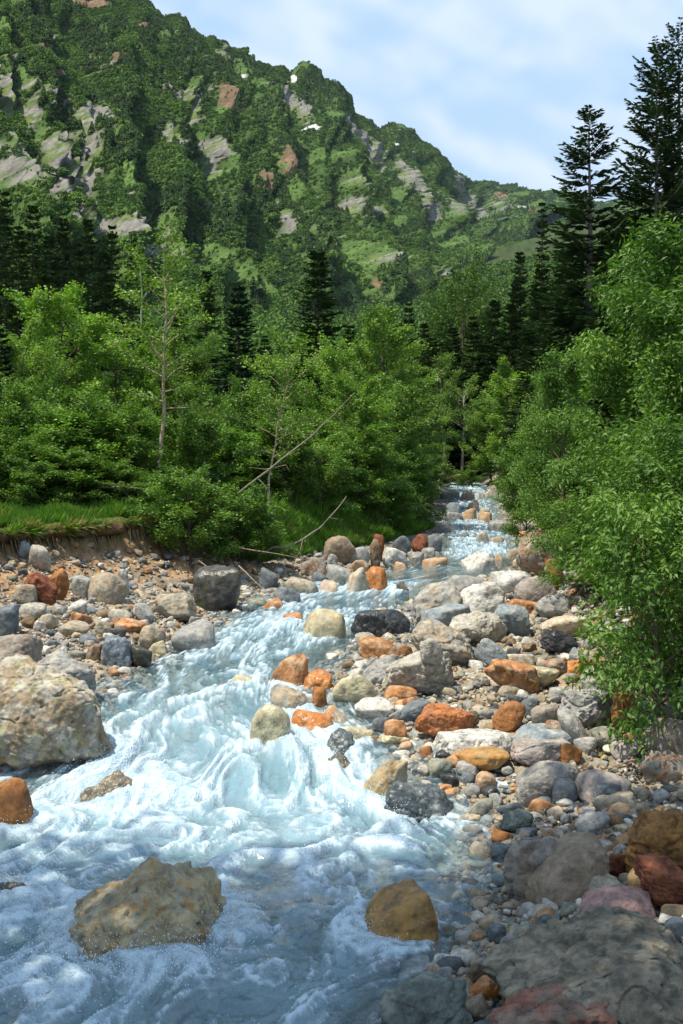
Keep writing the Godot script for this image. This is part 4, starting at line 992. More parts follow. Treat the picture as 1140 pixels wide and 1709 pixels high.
# ---------- plants ----------
func broadleaf(seed_: int, H: float, R: float, low: float, limbs: int, twigs: int, leaves: int, size: float, slim: float, droop: float, flat: float, lean: Vector3, trunk_r: float, tint: Color, tip: Color, bark: Color) -> Array:
	rng.seed = seed_
	var tr := Soup.new()
	var br := Soup.new()
	var cr := Soup.new()
	var path := PackedVector3Array()
	var off := Vector3.ZERO
	for k in 11:
		var t := k / 10.0
		off += Vector3(r(-1, 1), 0, r(-1, 1)) * H * 0.012
		path.append(Vector3(0, -0.15 + t * H * 0.93 + (0.15 if k else 0.0), 0) + lean * t * t * H + off)
	tr.tube(path, trunk_r, trunk_r * 0.16, 7, bark, 0.08)
	for k in limbs:
		var t := lerpf(low, 0.99, (k + r(0, 0.9)) / limbs)
		var at := path[int(t * 10.0)].lerp(path[mini(int(t * 10.0) + 1, 10)], fposmod(t * 10.0, 1.0))
		var az := k * 2.4 + r(-0.5, 0.5)
		var q := (t - low) / (1.0 - low)
		var len_ := R * (0.35 + 0.75 * sqrt(maxf(0.0, 1.0 - pow((q - 0.38) / 0.66, 2.0)))) * r(0.7, 1.12)
		var rise := lerpf(0.15, 1.1, q) + r(-0.15, 0.2) + (0.45 - 0.5 * flat) * r(0.3, 1.2)
		var dir := Vector3(cos(az), rise, sin(az)).normalized()
		var lp := PackedVector3Array([at])
		var limb_tone := rng.randf()
		var dcur := dir
		for s in 4:
			dcur = (dcur + Vector3(r(-0.2, 0.2), r(-0.15, 0.12) - 0.1 * s * droop, r(-0.2, 0.2))).normalized()
			lp.append(lp[-1] + dcur * len_ * 0.26)
		br.tube(lp, trunk_r * 0.30 * (1.0 - 0.6 * t) + 0.006, 0.004, 4, bark)
		for j in twigs:
			var s := lerpf(0.34, 1.0, (j + r(0, 1)) / twigs)
			var fi := s * 4.0
			var p0 := lp[int(minf(fi, 3.0))].lerp(lp[int(minf(fi, 3.0)) + 1], fi - minf(floorf(fi), 3.0))
			var ld := (lp[int(minf(fi, 3.0)) + 1] - lp[int(minf(fi, 3.0))]).normalized()
			var sd := ld.cross(Vector3.UP).normalized() * (1.0 if j % 2 else -1.0)
			var td := (ld * r(0.2, 0.9) + sd * r(0.4, 1.0) + Vector3(0, r(-0.4, 0.9) * (1.0 - flat), 0)).normalized()
			var tl := len_ * r(0.18, 0.36) * (1.15 - 0.4 * s) + size
			var tone := tint.lerp(tip, clampf(limb_tone + r(-0.3, 0.3), 0.0, 1.0)) * r(0.85, 1.15)
			for l in leaves:
				var u := (l + 0.5) / leaves
				var lp0 := p0 + td * tl * u + Vector3(0, -droop * tl * u * u * 0.5, 0) + sph() * size * (0.6 + 1.6 * rng.randf())
				var lsd := td.cross(Vector3.UP).normalized() * (1.0 if l % 2 else -1.0)
				var fd := (td * r(0.1, 0.8) + lsd * r(0.3, 1.0) + Vector3(0, -droop * r(0.2, 1.1) + r(-0.2, 0.25), 0)).normalized()
				cr.leaf(lp0, fd, (Vector3.UP * 0.8 + sph() * 0.9).normalized(), size * r(0.7, 1.25), size * slim, tone * r(0.85, 1.15))
	return [tr.mesh(M.bark), br.mesh(M.bark), cr.mesh(M.leaf)]

func conifer(seed_: int, H: float, R: float, whorls: int, gap: float, droop: float, upturn: float, tint: Color, bark: Color, bare: float, power: float, fine: float) -> Array:
	rng.seed = seed_
	var tr := Soup.new()
	var br := Soup.new()
	var cr := Soup.new()
	var path := PackedVector3Array()
	for k in 9: path.append(Vector3(r(-0.02, 0.02) * R, -0.1 + k / 8.0 * H, r(-0.02, 0.02) * R))
	tr.tube(path, 0.012 * H + 0.03, 0.008, 6, bark)
	for k in whorls:
		var t := bare + (0.995 - bare) * pow((k + r(0, 0.6)) / whorls, 0.92)
		var nb := 5 + int(r(0, 2.9))
		var ring := r(0.78, 1.12)
		for q in nb:
			if rng.randf() < gap: continue
			var az := TAU * q / nb + k * 1.3 + r(-0.35, 0.35)
			var L := (R * pow(1.0 - t, power) * r(0.72, 1.12) * ring) + 0.012 * H
			var dir := Vector3(cos(az), 0, sin(az))
			var sl := lerpf(-0.30, 0.55, t) + r(-0.12, 0.12)
			var pts := PackedVector3Array()
			for s in 5:
				var u := s / 4.0
				pts.append(Vector3(0, t * H, 0) + dir * L * u + Vector3(0, L * (sl * u - droop * u * u + upturn * u * u * u), 0))
			br.tube(pts, 0.012 + 0.008 * L, 0.003, 3, bark)
			var nn := int(clampf(L / fine, 5, 24))
			var tone := tint * r(0.7, 1.35)
			for s in nn:
				var u := lerpf(0.12, 1.0, (s + r(0, 0.8)) / nn)
				var fi := minf(u * 4.0, 3.999)
				var p0 := pts[int(fi)].lerp(pts[int(fi) + 1], fposmod(fi, 1.0))
				var bd := (pts[int(fi) + 1] - pts[int(fi)]).normalized()
				for side in [-1.0, 1.0]:
					var sd: Vector3 = bd.cross(Vector3.UP).normalized() * side
					var bl := L * 0.42 * (1.05 - 0.75 * u) * r(0.7, 1.2) + fine * 1.1
					var fd := (bd * r(0.5, 0.95) + sd * r(0.5, 1.0) + Vector3(0, r(-0.25, 0.1), 0)).normalized()
					cr.leaf(p0, fd, (Vector3.UP + sph() * 0.45).normalized(), bl, fine * r(0.7, 1.15), tone * r(0.85, 1.15))
					cr.leaf(p0 + fd * bl * 0.3, (fd + sd * 0.8).normalized(), (Vector3.UP + sph() * 0.6).normalized(), bl * 0.55, fine * r(0.6, 1.0), tone * r(0.9, 1.25))
					cr.leaf(p0 + fd * bl * 0.15, (fd + bd * 0.8 + sph() * 0.25).normalized(), (Vector3.UP + sph() * 0.7).normalized(), bl * 0.6, fine * r(0.6, 1.0), tone * r(0.85, 1.2))
	return [tr.mesh(M.bark), br.mesh(M.bark), cr.mesh(M.needle)]

var kinds := {}

func make_plants() -> void:
	var brown := Color(0.14, 0.10, 0.07)
	var grey := Color(0.22, 0.20, 0.17)
	var palebark := Color(0.46, 0.36, 0.25)
	var lt := Color(0.125, 0.22, 0.04)
	var lt2 := Color(0.225, 0.335, 0.07)
	var none := Vector3.ZERO
	kinds.fir = []; kinds.old = []; kinds.alder = []; kinds.bush = []; kinds.willow = []; kinds.olive = []
	for k in 4: kinds.fir.append([conifer(100 + k, 12.0, 1.9, 36, 0.06, 0.25, 0.25, Color(0.044, 0.086, 0.030), brown, 0.04, [0.8, 0.7, 0.85, 0.75][k], 0.14), 12.0, 1.9])
	for k in 3: kinds.old.append([conifer(140 + k, 15.0, 2.5, 38, 0.28, 0.22, 0.34, Color(0.045, 0.084, 0.034), grey, 0.10, [0.62, 0.55, 0.5][k], 0.095), 15.0, 2.5])
	kinds.spire = [[conifer(160, 13.0, 1.4, 40, 0.08, 0.35, 0.2, Color(0.044, 0.086, 0.030), brown, 0.06, 0.8, 0.13), 13.0, 1.4]]
	kinds.spruce = [[conifer(170, 6.5, 1.6, 30, 0.05, 0.30, 0.25, Color(0.025, 0.062, 0.035), brown, 0.03, 0.72, 0.12), 6.5, 1.6]]
	kinds.young = [[conifer(180, 1.7, 0.62, 16, 0.05, 0.30, 0.2, Color(0.030, 0.070, 0.020), brown, 0.02, 0.7, 0.035), 1.7, 0.62]]
	for k in 4: kinds.alder.append([broadleaf(200 + k, 5.2, 1.75, 0.10, 28, 15, 54, 0.084, 0.74, 0.2, 0.0, none, 0.085, [lt * 1.25, lt, lt * 1.1, lt * 0.85][k], [lt2 * 1.25, lt2, lt2 * 1.1, lt2 * 0.85][k], brown), 5.2, 1.75])
	kinds.slim = [[broadleaf(220, 5.2, 1.15, 0.42, 20, 11, 20, 0.075, 0.72, 0.2, 0.6, Vector3(0.01, 0, 0), 0.055, lt, lt2, palebark), 5.2, 1.15], [broadleaf(221, 3.9, 1.1, 0.40, 18, 11, 20, 0.075, 0.72, 0.2, 0.75, Vector3(0.16, 0, 0), 0.035, lt, lt2, palebark), 3.9, 1.1]]
	for k in 2: kinds.olive.append([broadleaf(240 + k, 11.0, 3.1, 0.2, 30, 14, 24, 0.16, 0.75, 0.2, 0.4, none, 0.16, Color(0.06, 0.115, 0.025), Color(0.095, 0.16, 0.036), brown), 11.0, 3.1])
	kinds.birch = [[broadleaf(250, 6.4, 1.4, 0.40, 20, 11, 22, 0.10, 0.75, 0.2, 0.5, Vector3(-0.06, 0, 0), 0.13, Color(0.10, 0.175, 0.036), Color(0.17, 0.26, 0.055), grey), 6.4, 1.4], [broadleaf(251, 6.0, 1.5, 0.36, 20, 11, 22, 0.10, 0.75, 0.2, 0.5, none, 0.10, Color(0.10, 0.175, 0.036), Color(0.17, 0.26, 0.055), Color(0.5, 0.47, 0.42)), 6.0, 1.5]]
	for k in 4: kinds.bush.append([broadleaf(260 + k, 2.0, 1.0, 0.04, 26, 14, 42, 0.062, 0.72, 0.25, 0.0, none, 0.03, Color(0.095, 0.18, 0.033), Color(0.165, 0.275, 0.052), brown), 2.0, 1.0])
	for k in 3: kinds.willow.append([broadleaf(280 + k, 3.6, 1.15, 0.04, 38, 15, 46, 0.086, 0.33, 0.6, 0.1, none, 0.045, Color(0.085, 0.175, 0.030), Color(0.155, 0.27, 0.05), brown), 3.6, 1.15])
	kinds.shade = [[broadleaf(300, 1.8, 0.85, 0.10, 26, 13, 22, 0.075, 0.42, 0.8, 0.3, Vector3(-0.12, 0, 0.02), 0.03, Color(0.085, 0.175, 0.030), Color(0.155, 0.27, 0.05), brown), 1.8, 0.85]]
	var count := {}
	var names := {"fir": "fir_tree", "old": "fir_tree", "spire": "fir_tree", "spruce": "fir_tree", "young": "fir_tree", "alder": "leafy_tree", "slim": "leafy_tree", "olive": "leafy_tree", "birch": "birch_tree", "bush": "leafy_bush", "willow": "leafy_bush", "shade": "leafy_bush"}
	for a in PLANTS:
		var k: String = a[0]
		count[k] = count.get(k, -1) + 1
		var pr: Array = kinds[k][count[k] % kinds[k].size()]
		var x: float = a[1]
		var z: float = a[2]
		var o := base(names[k], Vector3(x, G(x, -z) - 0.05, z))
		put("trunk", pr[0][0], o)
		put("branches" if k in ["bush", "willow", "shade"] else "limbs", pr[0][1], o)
		put("crown", pr[0][2], o)
		var wide: float = a[4] / pr[2] * (1.5 if k == "old" else 1.35 if k == "fir" else 1.1)
		o.scale = Vector3(wide, a[3] / pr[1] * (0.9 if k in ["alder", "olive", "bush", "willow"] else 1.0), wide)
		if not k in ["slim", "birch", "shade"]: o.rotation.y = count[k] * 1.9
		tag(o, a[5], "bush" if names[k] == "leafy_bush" else "tree", {"fir_tree": "firs of the valley", "leafy_tree": "leafy trees of the banks", "birch_tree": "birches at the stream's head", "leafy_bush": "bushes along the stream"}[names[k]])
	# the tall tree off to the left whose crown shades the near water
	var sh := broadleaf(333, 13.5, 3.0, 0.62, 30, 16, 28, 0.16, 0.8, 0.2, 0.3, Vector3(0.14, 0, 0.0), 0.17, lt, lt2, brown)
	var t := base("leafy_tree", Vector3(-4.0, G(-4.0, 3.4) - 0.05, -3.4))
	put("trunk", sh[0], t); put("limbs", sh[1], t); put("crown", sh[2], t)
	tag(t, "tall broad-crowned tree on the left bank shading the near right stones", "tree", "leafy trees of the banks")
	var sh2 := broadleaf(334, 13.0, 3.2, 0.62, 28, 15, 20, 0.15, 0.8, 0.2, 0.3, Vector3(0.11, 0, 0.0), 0.17, lt, lt2, brown)
	var t2 := base("leafy_tree", Vector3(-6.4, G(-6.4, 2.2) - 0.05, -2.2))
	put("trunk", sh2[0], t2); put("limbs", sh2[1], t2); put("crown", sh2[2], t2)
	tag(t2, "tall broad-crowned tree on the left bank shading the nearest water", "tree", "leafy trees of the banks")
	# low growth that nobody could count, from the bank back into the wood
	rng.seed = 77
	var ux := [[], []]
	var uc := [[], []]
	for k in 520:
		var d := lerpf(20.0, 62.0, pow(rng.randf(), 1.3))
		var x := tab(BANK_L, d) - (2.4 if d < 31.0 else 0.8) - r(0.0, 0.30) * d * 1.15
		if k % 4 == 0: x = tab(SHORE_R, d) + tab(BAR_R, d) + 0.9 + r(0, 0.25) * d
		var v := rng.randi() % 2
		var sx := r(0.45, 1.0) * (0.6 + d * 0.018)
		ux[v].append(Transform3D(Basis(Vector3.UP, r(0, TAU)).scaled(Vector3(sx * 1.3, sx * r(0.5, 1.0), sx * 1.3)), Vector3(x, G(x, d) - 0.1, -d)))
		uc[v].append(Color.WHITE * r(0.8, 1.35))
	var und := base("undergrowth", Vector3.ZERO)
	tag(und, "tangled green undergrowth between the trees on both banks", "undergrowth", "", "stuff")
	for v in 2: many("foliage", kinds.bush[v][0][2], ux[v], uc[v], und)
	# woods that read as one mass behind the single trees
	rng.seed = 31
	var xf := [[], [], []]
	var cl := [[], [], []]
	for k in 620:
		var d := r(80, 210)
		var x := r(-0.36, 0.40) * d
		if absf(x / d + 0.05) < 0.13 and d > 110.0: continue
		var v := 2 if rng.randf() < 0.75 else rng.randi() % 2
		if k > 420:                                                # the right valley side is a closed wood
			d = r(60, 120)
			x = r(0.075, 0.34) * d
			v = 2 if rng.randf() < 0.45 else rng.randi() % 2
			if x < tab(SHORE_R, d) + 2.0: continue
		var s := r(0.5, 0.9)
		xf[v].append(Transform3D(Basis(Vector3.UP, r(0, TAU)).scaled(Vector3(s * 1.3, s * (0.8 if v == 2 else 0.9), s * 1.3)), Vector3(x, G(x, d) - 0.3, -d)))
		cl[v].append(Color(1.05, 1.1, 1.0) * r(0.85, 1.4))
	var wood := base("forest", Vector3.ZERO)
	tag(wood, "distant mixed wood filling the valley floor behind the nearer trees", "forest", "", "stuff")
	for v in 3:
		many("crowns", [kinds.fir[0][0][2], kinds.fir[2][0][2], kinds.olive[0][0][2]][v], xf[v], cl[v], wood)

func make_deadwood() -> void:
	rng.seed = 8
	for a in WOOD:
		var tone: Color = {"bare_branch": Color(0.30, 0.26, 0.21), "dry_stick": Color(0.36, 0.28, 0.20), "driftwood_log": Color(0.36, 0.23, 0.12), "dead_root": Color(0.25, 0.13, 0.07), "dead_snag": Color(0.42, 0.40, 0.37)}[a[0]]
		var o := Soup.new()
		var pts := PackedVector3Array()
		var src: Array = a[3]
		for k in src.size():
			pts.append(src[k])
			if k < src.size() - 1: pts.append((src[k] as Vector3).lerp(src[k + 1], 0.5) + sph() * a[2] * 0.6)
		o.tube(pts, a[2], a[2] * (0.85 if a[0] == "driftwood_log" else 0.25), 7, tone, 0.12)
		if a[0] in ["bare_branch", "dead_root", "dead_snag"]:
			for k in 5:
				var p := pts[2 + rng.randi() % (pts.size() - 3)]
				var dd := ((pts[-1] - pts[0]).normalized() * 0.6 + sph()).normalized()
				o.tube(PackedVector3Array([p, p + dd * r(0.12, 0.3), p + (dd + sph() * 0.5).normalized() * r(0.3, 0.6)]), a[2] * 0.35, 0.003, 5, tone)
		var m := put(a[0], o.mesh(M.bark))
		tag(m, a[1], "log" if a[0] == "driftwood_log" else "branch", "dead wood along the banks")

func make_bank() -> void:
	# turf lip that juts out over the eroded earth face, with hanging roots
	rng.seed = 17
	var o := Soup.new()
	var rows := 120
	var sec := [Vector2(0.55, 0.02), Vector2(0.25, 0.07), Vector2(-0.02, 0.06), Vector2(-0.20, 0.0), Vector2(-0.24, -0.08), Vector2(-0.12, -0.14), Vector2(0.20, -0.16), Vector2(0.5, -0.2)]
	for k in rows:
		var d := lerpf(14.6, 19.6, float(k) / (rows - 1))
		var xb := tab(BANK_L, d)
		var top := tab(WATER, d) + 1.12
		var j := 0.22 * fb.get_noise_1d(d * 1.3) + 0.10 * nz.get_noise_1d(d * 5.0)
		for q in sec.size():
			var s: Vector2 = sec[q]
			var px := xb - 0.32 - s.x + (j if q > 1 and q < 6 else 0.0)
			o.v.append(Vector3(px + 0.03 * nz.get_noise_2d(d * 9.0, q * 3.0), top - 0.02 + s.y + 0.04 * nz.get_noise_2d(d * 4.0, q * 2.0), -d))
			var col := Color(0.09, 0.12, 0.03) if q < 3 else Color(0.13, 0.085, 0.045)
			o.c.append(col * (1.0 + 0.4 * nz.get_noise_2d(d * 7.0, q * 1.7)))
	var n := sec.size()
	for k in rows - 1:
		for q in n - 1:
			var a := k * n + q
			o.i.append_array(PackedInt32Array([a, a + n, a + 1, a + 1, a + n, a + n + 1]))
	var bank := base("turf_bank", Vector3.ZERO)
	tag(bank, "overhanging turf edge of the eroded left bank with hanging roots", "bank", "", "structure")
	put("turf_lip", o.mesh(M.ground), bank)
	var roots := Soup.new()
	for k in 170:
		var d := lerpf(14.8, 19.4, rng.randf())
		var x := tab(BANK_L, d) - 0.16 + r(-0.1, 0.08)
		var p := Vector3(x, tab(WATER, d) + r(0.95, 1.05), -d)
		var l := r(0.2, 0.65)
		roots.tube(PackedVector3Array([p, p + Vector3(r(0, 0.08), -l * 0.5, r(-0.04, 0.04)), p + Vector3(r(0, 0.12), -l, r(-0.08, 0.08))]), r(0.005, 0.013), 0.002, 4, Color(0.24, 0.18, 0.12) * r(0.6, 1.6))
	var ro := put("roots", roots.mesh(M.bark), bank)
	ro.set_meta("kind", "stuff")
	# grass on the bank
	var tuft := Soup.new()
	for k in 9:
		var az := r(0, TAU)
		var b := Vector3(r(-0.05, 0.05), 0, r(-0.05, 0.05))
		var tip := Vector3(cos(az), r(1.2, 2.6), sin(az)).normalized()
		tuft.leaf(b, tip, Vector3(-sin(az), 0.2, cos(az)), r(0.5, 1.0), 0.075, Color.WHITE * r(0.85, 1.15))
	var xf := []
	var cl := []
	for k in 42000:
		var d := lerpf(14.8, 34.0, pow(rng.randf(), 1.15))
		var xb := tab(BANK_L, d)
		var x := xb + 0.1 - 4.2 * pow(rng.randf(), 1.4)
		var lush := ss(19.0, 21.0, d)
		var sz := r(0.10, 0.26) * (1.0 + 0.5 * nz.get_noise_2d(x * 0.8, d * 0.8)) * (1.0 + 0.6 * lush)
		var edge := xb - x < 0.42 and d < 19.6
		if d < 19.6 and x > xb - 0.30: continue
		var y := G(x, d) if d > 19.6 else tab(WATER, d) + 1.12 + 0.012 * (xb - x) - (0.02 if edge else 0.0)
		var tilt := Basis.from_euler(Vector3(r(-0.3, 0.3), r(0, TAU), r(-0.3, 0.3)))
		if edge: tilt = Basis(Vector3.BACK, -r(0.5, 1.9)) * tilt
		xf.append(Transform3D(tilt.scaled(Vector3(sz, sz, sz)), Vector3(x + (0.24 if edge else 0.0), y, -d)))
		var dry := rng.randf() < (0.5 if edge else 0.06)
		cl.append((Color(0.30, 0.24, 0.09) if dry else Color(0.13, 0.27, 0.03)) * r(0.75, 1.25))
	tag(many("grass", tuft.mesh(M.leaf), xf, cl), "bright green grass and dry blades along the left bank", "grass", "", "stuff")

# ---------- the valley wall ----------
func wall_at(s: float, t: float) -> Vector3:
	var k := 1
	while k < WALL_S.size() - 1 and WALL_S[k] < s: k += 1
	var u: float = (s - WALL_S[k - 1]) / (WALL_S[k] - WALL_S[k - 1])
	var a: Vector3 = (FOOT[k - 1] as Vector3).lerp(FOOT[k], u)
	var b: Vector3 = (RIDGE[k - 1] as Vector3).lerp(RIDGE[k], u)
	var p := a.lerp(b, t)
	p.y = lerpf(a.y, b.y, pow(t, 1.2))
	var len_ := (b - a).length()
	# spurs and gullies run down the fall line; a finer set crosses them
	var mid := ss(0.0, 0.2, t) * (1.0 - 0.75 * ss(0.75, 1.0, t))
	var big := rg.get_noise_2d(s * 12.0 + t * 0.5, t * 0.6)
	var small := rg.get_noise_2d(s * 40.0, t * 2.0)
	var tiny := fb.get_noise_3d(p.x * 0.016, p.y * 0.010, p.z * 0.016)
	var out := Vector3(0.8, 0.25, 0.55)
	return p + out * len_ * (mid * (0.040 * big + 0.014 * small) + 0.006 * tiny)

# what covers the wall: 0 rock, 1 grass, 2 bare earth, 3 snow, -1 scrub and trees
func cover_at(s: float, t: float, p: Vector3) -> int:
	var j := 0.55 * fb.get_noise_2d(s * 150.0, t * 40.0)
	var got := -1
	for q in PATCHES:
		if absf(p.z - q[2]) > 160.0: continue
		var grow := 1.25 if q[5] == 3 else 1.6 if q[5] == 0 else 1.3 if q[5] == 2 else 1.1
		var a: float = (p.x - q[0]) / (q[3] * grow)
		var b: float = (p.y - q[1]) / (q[4] * grow)
		if absf(a) > 2.0 or absf(b) > 2.0: continue
		a += 0.35 * b                                              # scars lean with the fall line
		if a * a + b * b < 1.0 + (j * 1.8 if q[5] != 3 else j * 0.9): got = q[5]
	if got >= 0: return got
	var cl := rg.get_noise_2d(s * 44.0, t * 2.6 + 9.0) + 0.5 * fb.get_noise_2d(s * 120.0, t * 30.0)
	if cl > 0.93: return 0
	if fb.get_noise_2d(s * 18.0 + 30.0, t * 5.0) > 0.46: return 1
	return -1

func make_mountain() -> void:
	var ns := 500
	var nt := 280
	var o := Soup.new()
	for a in ns:
		var s := lerpf(0.06, 1.0, float(a) / (ns - 1))
		for b in nt:
			var t := float(b) / (nt - 1)
			var p := wall_at(s, t)
			var k := cover_at(s, t, p)
			if k == 0: p += Vector3(0.7, 0.1, 0.5) * (4.0 * rg.get_noise_3d(p.x * 0.022, p.y * 0.008, p.z * 0.022) + 3.0 * cellv.get_noise_3d(p.x * 0.06, p.y * 0.035, p.z * 0.06))
			o.v.append(p)
			var col: Color = [Color(0.25, 0.245, 0.23), Color(0.085, 0.150, 0.040), Color(0.20, 0.135, 0.09), Color(0.78, 0.80, 0.82)][k] if k >= 0 else Color(0.060, 0.110, 0.030)
			var f := fb.get_noise_3d(p.x * 0.05, p.y * 0.02, p.z * 0.05)
			if k == 0 and f > 0.12: col = Color(0.12, 0.16, 0.06)
			o.c.append(col * (1.0 + (0.6 if k != 3 else 0.05) * f))
	# back side, so that the wall is a ridge and not a sheet
	for a in ns:
		var s := lerpf(0.06, 1.0, float(a) / (ns - 1))
		o.v.append(wall_at(s, 1.0) + Vector3(-260, -220, -200)); o.c.append(Color(0.06, 0.1, 0.03))
	for a in ns - 1:
		for b in nt - 1:
			var k := a * nt + b
			o.i.append_array(PackedInt32Array([k, k + 1, k + nt, k + nt, k + 1, k + nt + 1]))
		var e := a * nt + nt - 1
		var h := ns * nt + a
		o.i.append_array(PackedInt32Array([e, h, e + nt, e + nt, h, h + 1]))
	tag(put("mountain", o.mesh(M.cliff)), "steep green valley wall with grey cliffs, red scars and snow patches", "mountain", "", "structure")
	# scrub and trees on it
	var meshes := []
	for v in 3:
		rng.seed = 60 + v
		var c := Soup.new()
		for k in 90:
			var q := sph()
			if v == 2:
				var h := rng.randf()
				q = Vector3(q.x * (1.05 - h) * 0.6, h * 2.2 - 0.4, q.z * (1.05 - h) * 0.6)
				c.leaf(q, Vector3(q.x, -0.25, q.z).normalized(), Vector3.UP, 0.45, 0.34, Color.WHITE * r(0.75, 1.25))
			else:
				q = q * pow(rng.randf(), 0.25) * Vector3(1.0, 0.72, 1.0)
				if q.y < -0.35: q.y = -q.y
				var dd := (q + sph() * 0.9).normalized()
				c.leaf(q, dd.cross(sph()).normalized(), dd, r(0.35, 0.55), 0.38, Color.WHITE * r(0.75, 1.25))
		meshes.append(c.mesh(M.far_leaf))
	var xf := [[], [], []]
	var cl := [[], [], []]
	rng.seed = 64
	for k in 190000:
		var s := r(0.17, 0.86)
		var t := pow(rng.randf(), 0.85)
		var p := wall_at(s, t)
		var cv := cover_at(s, t, p)
		if cv == 3 or (cv >= 0 and rng.randf() < [0.94, 0.55, 0.92][cv]): continue
		var spur := rg.get_noise_2d(s * 12.0 + t * 0.5, t * 0.6)
		var dark := fb.get_noise_2d(s * 24.0 + 5.0, t * 7.0) + 0.35 * spur
		var conif := dark > 0.20 and rng.randf() < 0.7 and p.z < -430.0
		var v := 2 if conif else rng.randi() % 2
		var size := (r(0.8, 2.0) if not conif else r(1.1, 2.4)) * (1.0 if cv < 0 else r(0.25, 0.6)) * (1.2 - 0.4 * t) * (0.75 if p.z > -430.0 else 1.0)
		if s > 0.72: size *= 1.3
		xf[v].append(Transform3D(Basis(Vector3.UP, r(0, TAU)).scaled(Vector3(size, size * r(0.8, 1.2), size)), p + Vector3(0, size * 0.25, 0)))
		var tone := Color(0.052, 0.096, 0.032) if conif else Color(0.080, 0.155, 0.036).lerp(Color(0.132, 0.225, 0.052), clampf(0.5 + fb.get_noise_2d(s * 40.0, t * 12.0) * 1.4, 0.0, 1.0))
		cl[v].append(tone * r(0.75, 1.25))
	for k in 14000:                                                  # and on the ground at its foot
		var d := r(110, 900)
		var x := r(-0.40, 0.40) * d
		var size := r(1.0, 2.2) * (1.0 + d * 0.001)
		xf[k % 2].append(Transform3D(Basis(Vector3.UP, r(0, TAU)).scaled(Vector3.ONE * size), Vector3(x, G(x, d) + size * 0.3, -d)))
		cl[k % 2].append(Color(0.09, 0.165, 0.035) * r(0.7, 1.4))
	var wood := base("mountain_scrub", Vector3.ZERO)
	tag(wood, "scrub and small trees covering the steep valley wall", "scrub", "", "stuff")
	for v in 3: many("foliage", meshes[v], xf[v], cl[v], wood)
	print("scrub ", xf[0].size() + xf[1].size() + xf[2].size())

func make_sky() -> Sky:
	var W := 1024
	var H := 512
	var im := Image.create(W, H, false, Image.FORMAT_RGBF)
	for y in H:
		var el := (0.5 - (y + 0.5) / H) * PI
		for x in W:
			var az := (x + 0.5) / W * TAU
			var dir := Vector3(cos(el) * sin(az), sin(el), cos(el) * cos(az))
			var up := clampf(dir.y, 0.0, 1.0)
			var col := Color(0.40, 0.56, 0.75).lerp(Color(0.17, 0.35, 0.64), pow(up, 0.7))
			if dir.y > 0.0:
				var q := dir / (up + 0.30)
				var wv := 0.9 * fb.get_noise_2d(q.x * 1.1, q.z * 1.1)
				var n := fb.get_noise_2d(q.x * 1.7 + wv + 3.0, q.z * 2.6 - wv) + 0.8 * fb.get_noise_2d(q.x * 2.0 + q.z * 2.0 + wv * 1.5, q.z * 9.0 - q.x * 7.0)
				var cv := 0.18 + 0.52 * ss(-0.9, 0.9, n + 0.05)
				col = col.lerp(Color(0.62, 0.68, 0.74), cv)
			else:
				col = Color(0.10, 0.12, 0.09)
			im.set_pixel(x, y, col)
	var m := PanoramaSkyMaterial.new()
	m.panorama = ImageTexture.create_from_image(im)
	var s := Sky.new()
	s.sky_material = m
	return s

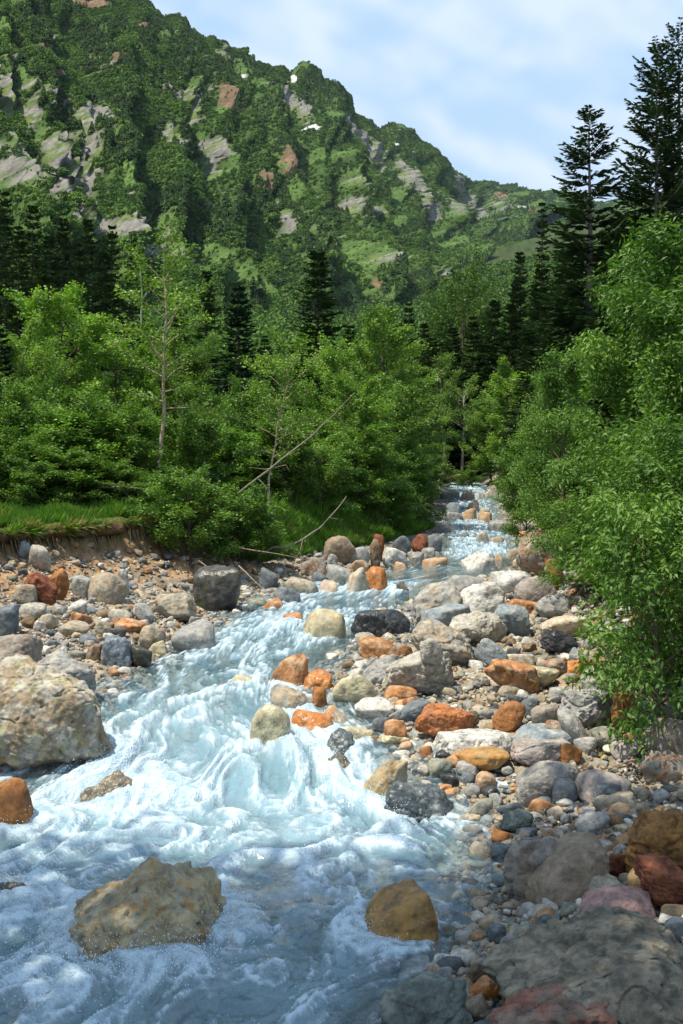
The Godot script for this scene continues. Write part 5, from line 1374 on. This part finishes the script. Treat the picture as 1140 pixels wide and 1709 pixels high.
func _ready() -> void:
	nz.noise_type = FastNoiseLite.TYPE_SIMPLEX; nz.frequency = 1.0; nz.fractal_type = FastNoiseLite.FRACTAL_NONE; nz.seed = 3
	fb.noise_type = FastNoiseLite.TYPE_SIMPLEX; fb.frequency = 1.0; fb.fractal_type = FastNoiseLite.FRACTAL_FBM; fb.fractal_octaves = 4; fb.seed = 5
	rg.noise_type = FastNoiseLite.TYPE_SIMPLEX; rg.frequency = 1.0; rg.fractal_type = FastNoiseLite.FRACTAL_RIDGED; rg.fractal_octaves = 3; rg.seed = 9
	cellv.noise_type = FastNoiseLite.TYPE_CELLULAR; cellv.frequency = 1.0; cellv.cellular_return_type = FastNoiseLite.RETURN_CELL_VALUE; cellv.seed = 21; cellv.fractal_type = FastNoiseLite.FRACTAL_NONE
	celle.noise_type = FastNoiseLite.TYPE_CELLULAR; celle.frequency = 1.0; celle.cellular_return_type = FastNoiseLite.RETURN_DISTANCE2_SUB; celle.seed = 21; celle.fractal_type = FastNoiseLite.FRACTAL_NONE
	rng.seed = 1
	# camera
	var cam := Camera3D.new()
	cam.name = "camera"
	cam.fov = 50.0; cam.near = 0.1; cam.far = 6000.0
	cam.position = Vector3(0, 2.4, 0)
	add_child(cam)
	cam.current = true
	# sky, exposure, haze
	var we := WorldEnvironment.new()
	var e := Environment.new()
	e.background_mode = Environment.BG_SKY
	e.sky = make_sky()
	e.background_energy_multiplier = 1.0
	e.tonemap_mode = Environment.TONE_MAPPER_LINEAR
	e.tonemap_exposure = 1.5
	e.sdfgi_enabled = true; e.ssao_enabled = true; e.ssil_enabled = true
	e.fog_enabled = true; e.fog_density = 0.00003; e.fog_light_color = Color(0.80, 0.88, 1.0)
	we.environment = e
	we.name = "world_environment"
	add_child(we)
	# sun: high, to the left and a little behind
	var sun := DirectionalLight3D.new()
	sun.name = "sun"
	sun.light_energy = 1.5
	sun.light_color = Color(1.0, 0.96, 0.88)
	sun.light_angular_distance = 0.5
	sun.shadow_enabled = true
	add_child(sun)
	sun.look_at_from_position(Vector3(-0.34, 0.9, 0.17), Vector3.ZERO, Vector3.BACK)
	var t0 := Time.get_ticks_msec()
	make_materials()
	print("materials ", Time.get_ticks_msec() - t0)
	make_ground()
	make_mountain()
	print("mountain ", Time.get_ticks_msec() - t0)
	make_rocks()
	print("rocks ", Time.get_ticks_msec() - t0)
	make_loose_stones()
	make_water()
	print("water ", Time.get_ticks_msec() - t0)
	make_bank()
	make_plants()
	make_deadwood()
	print("all ", Time.get_ticks_msec() - t0)
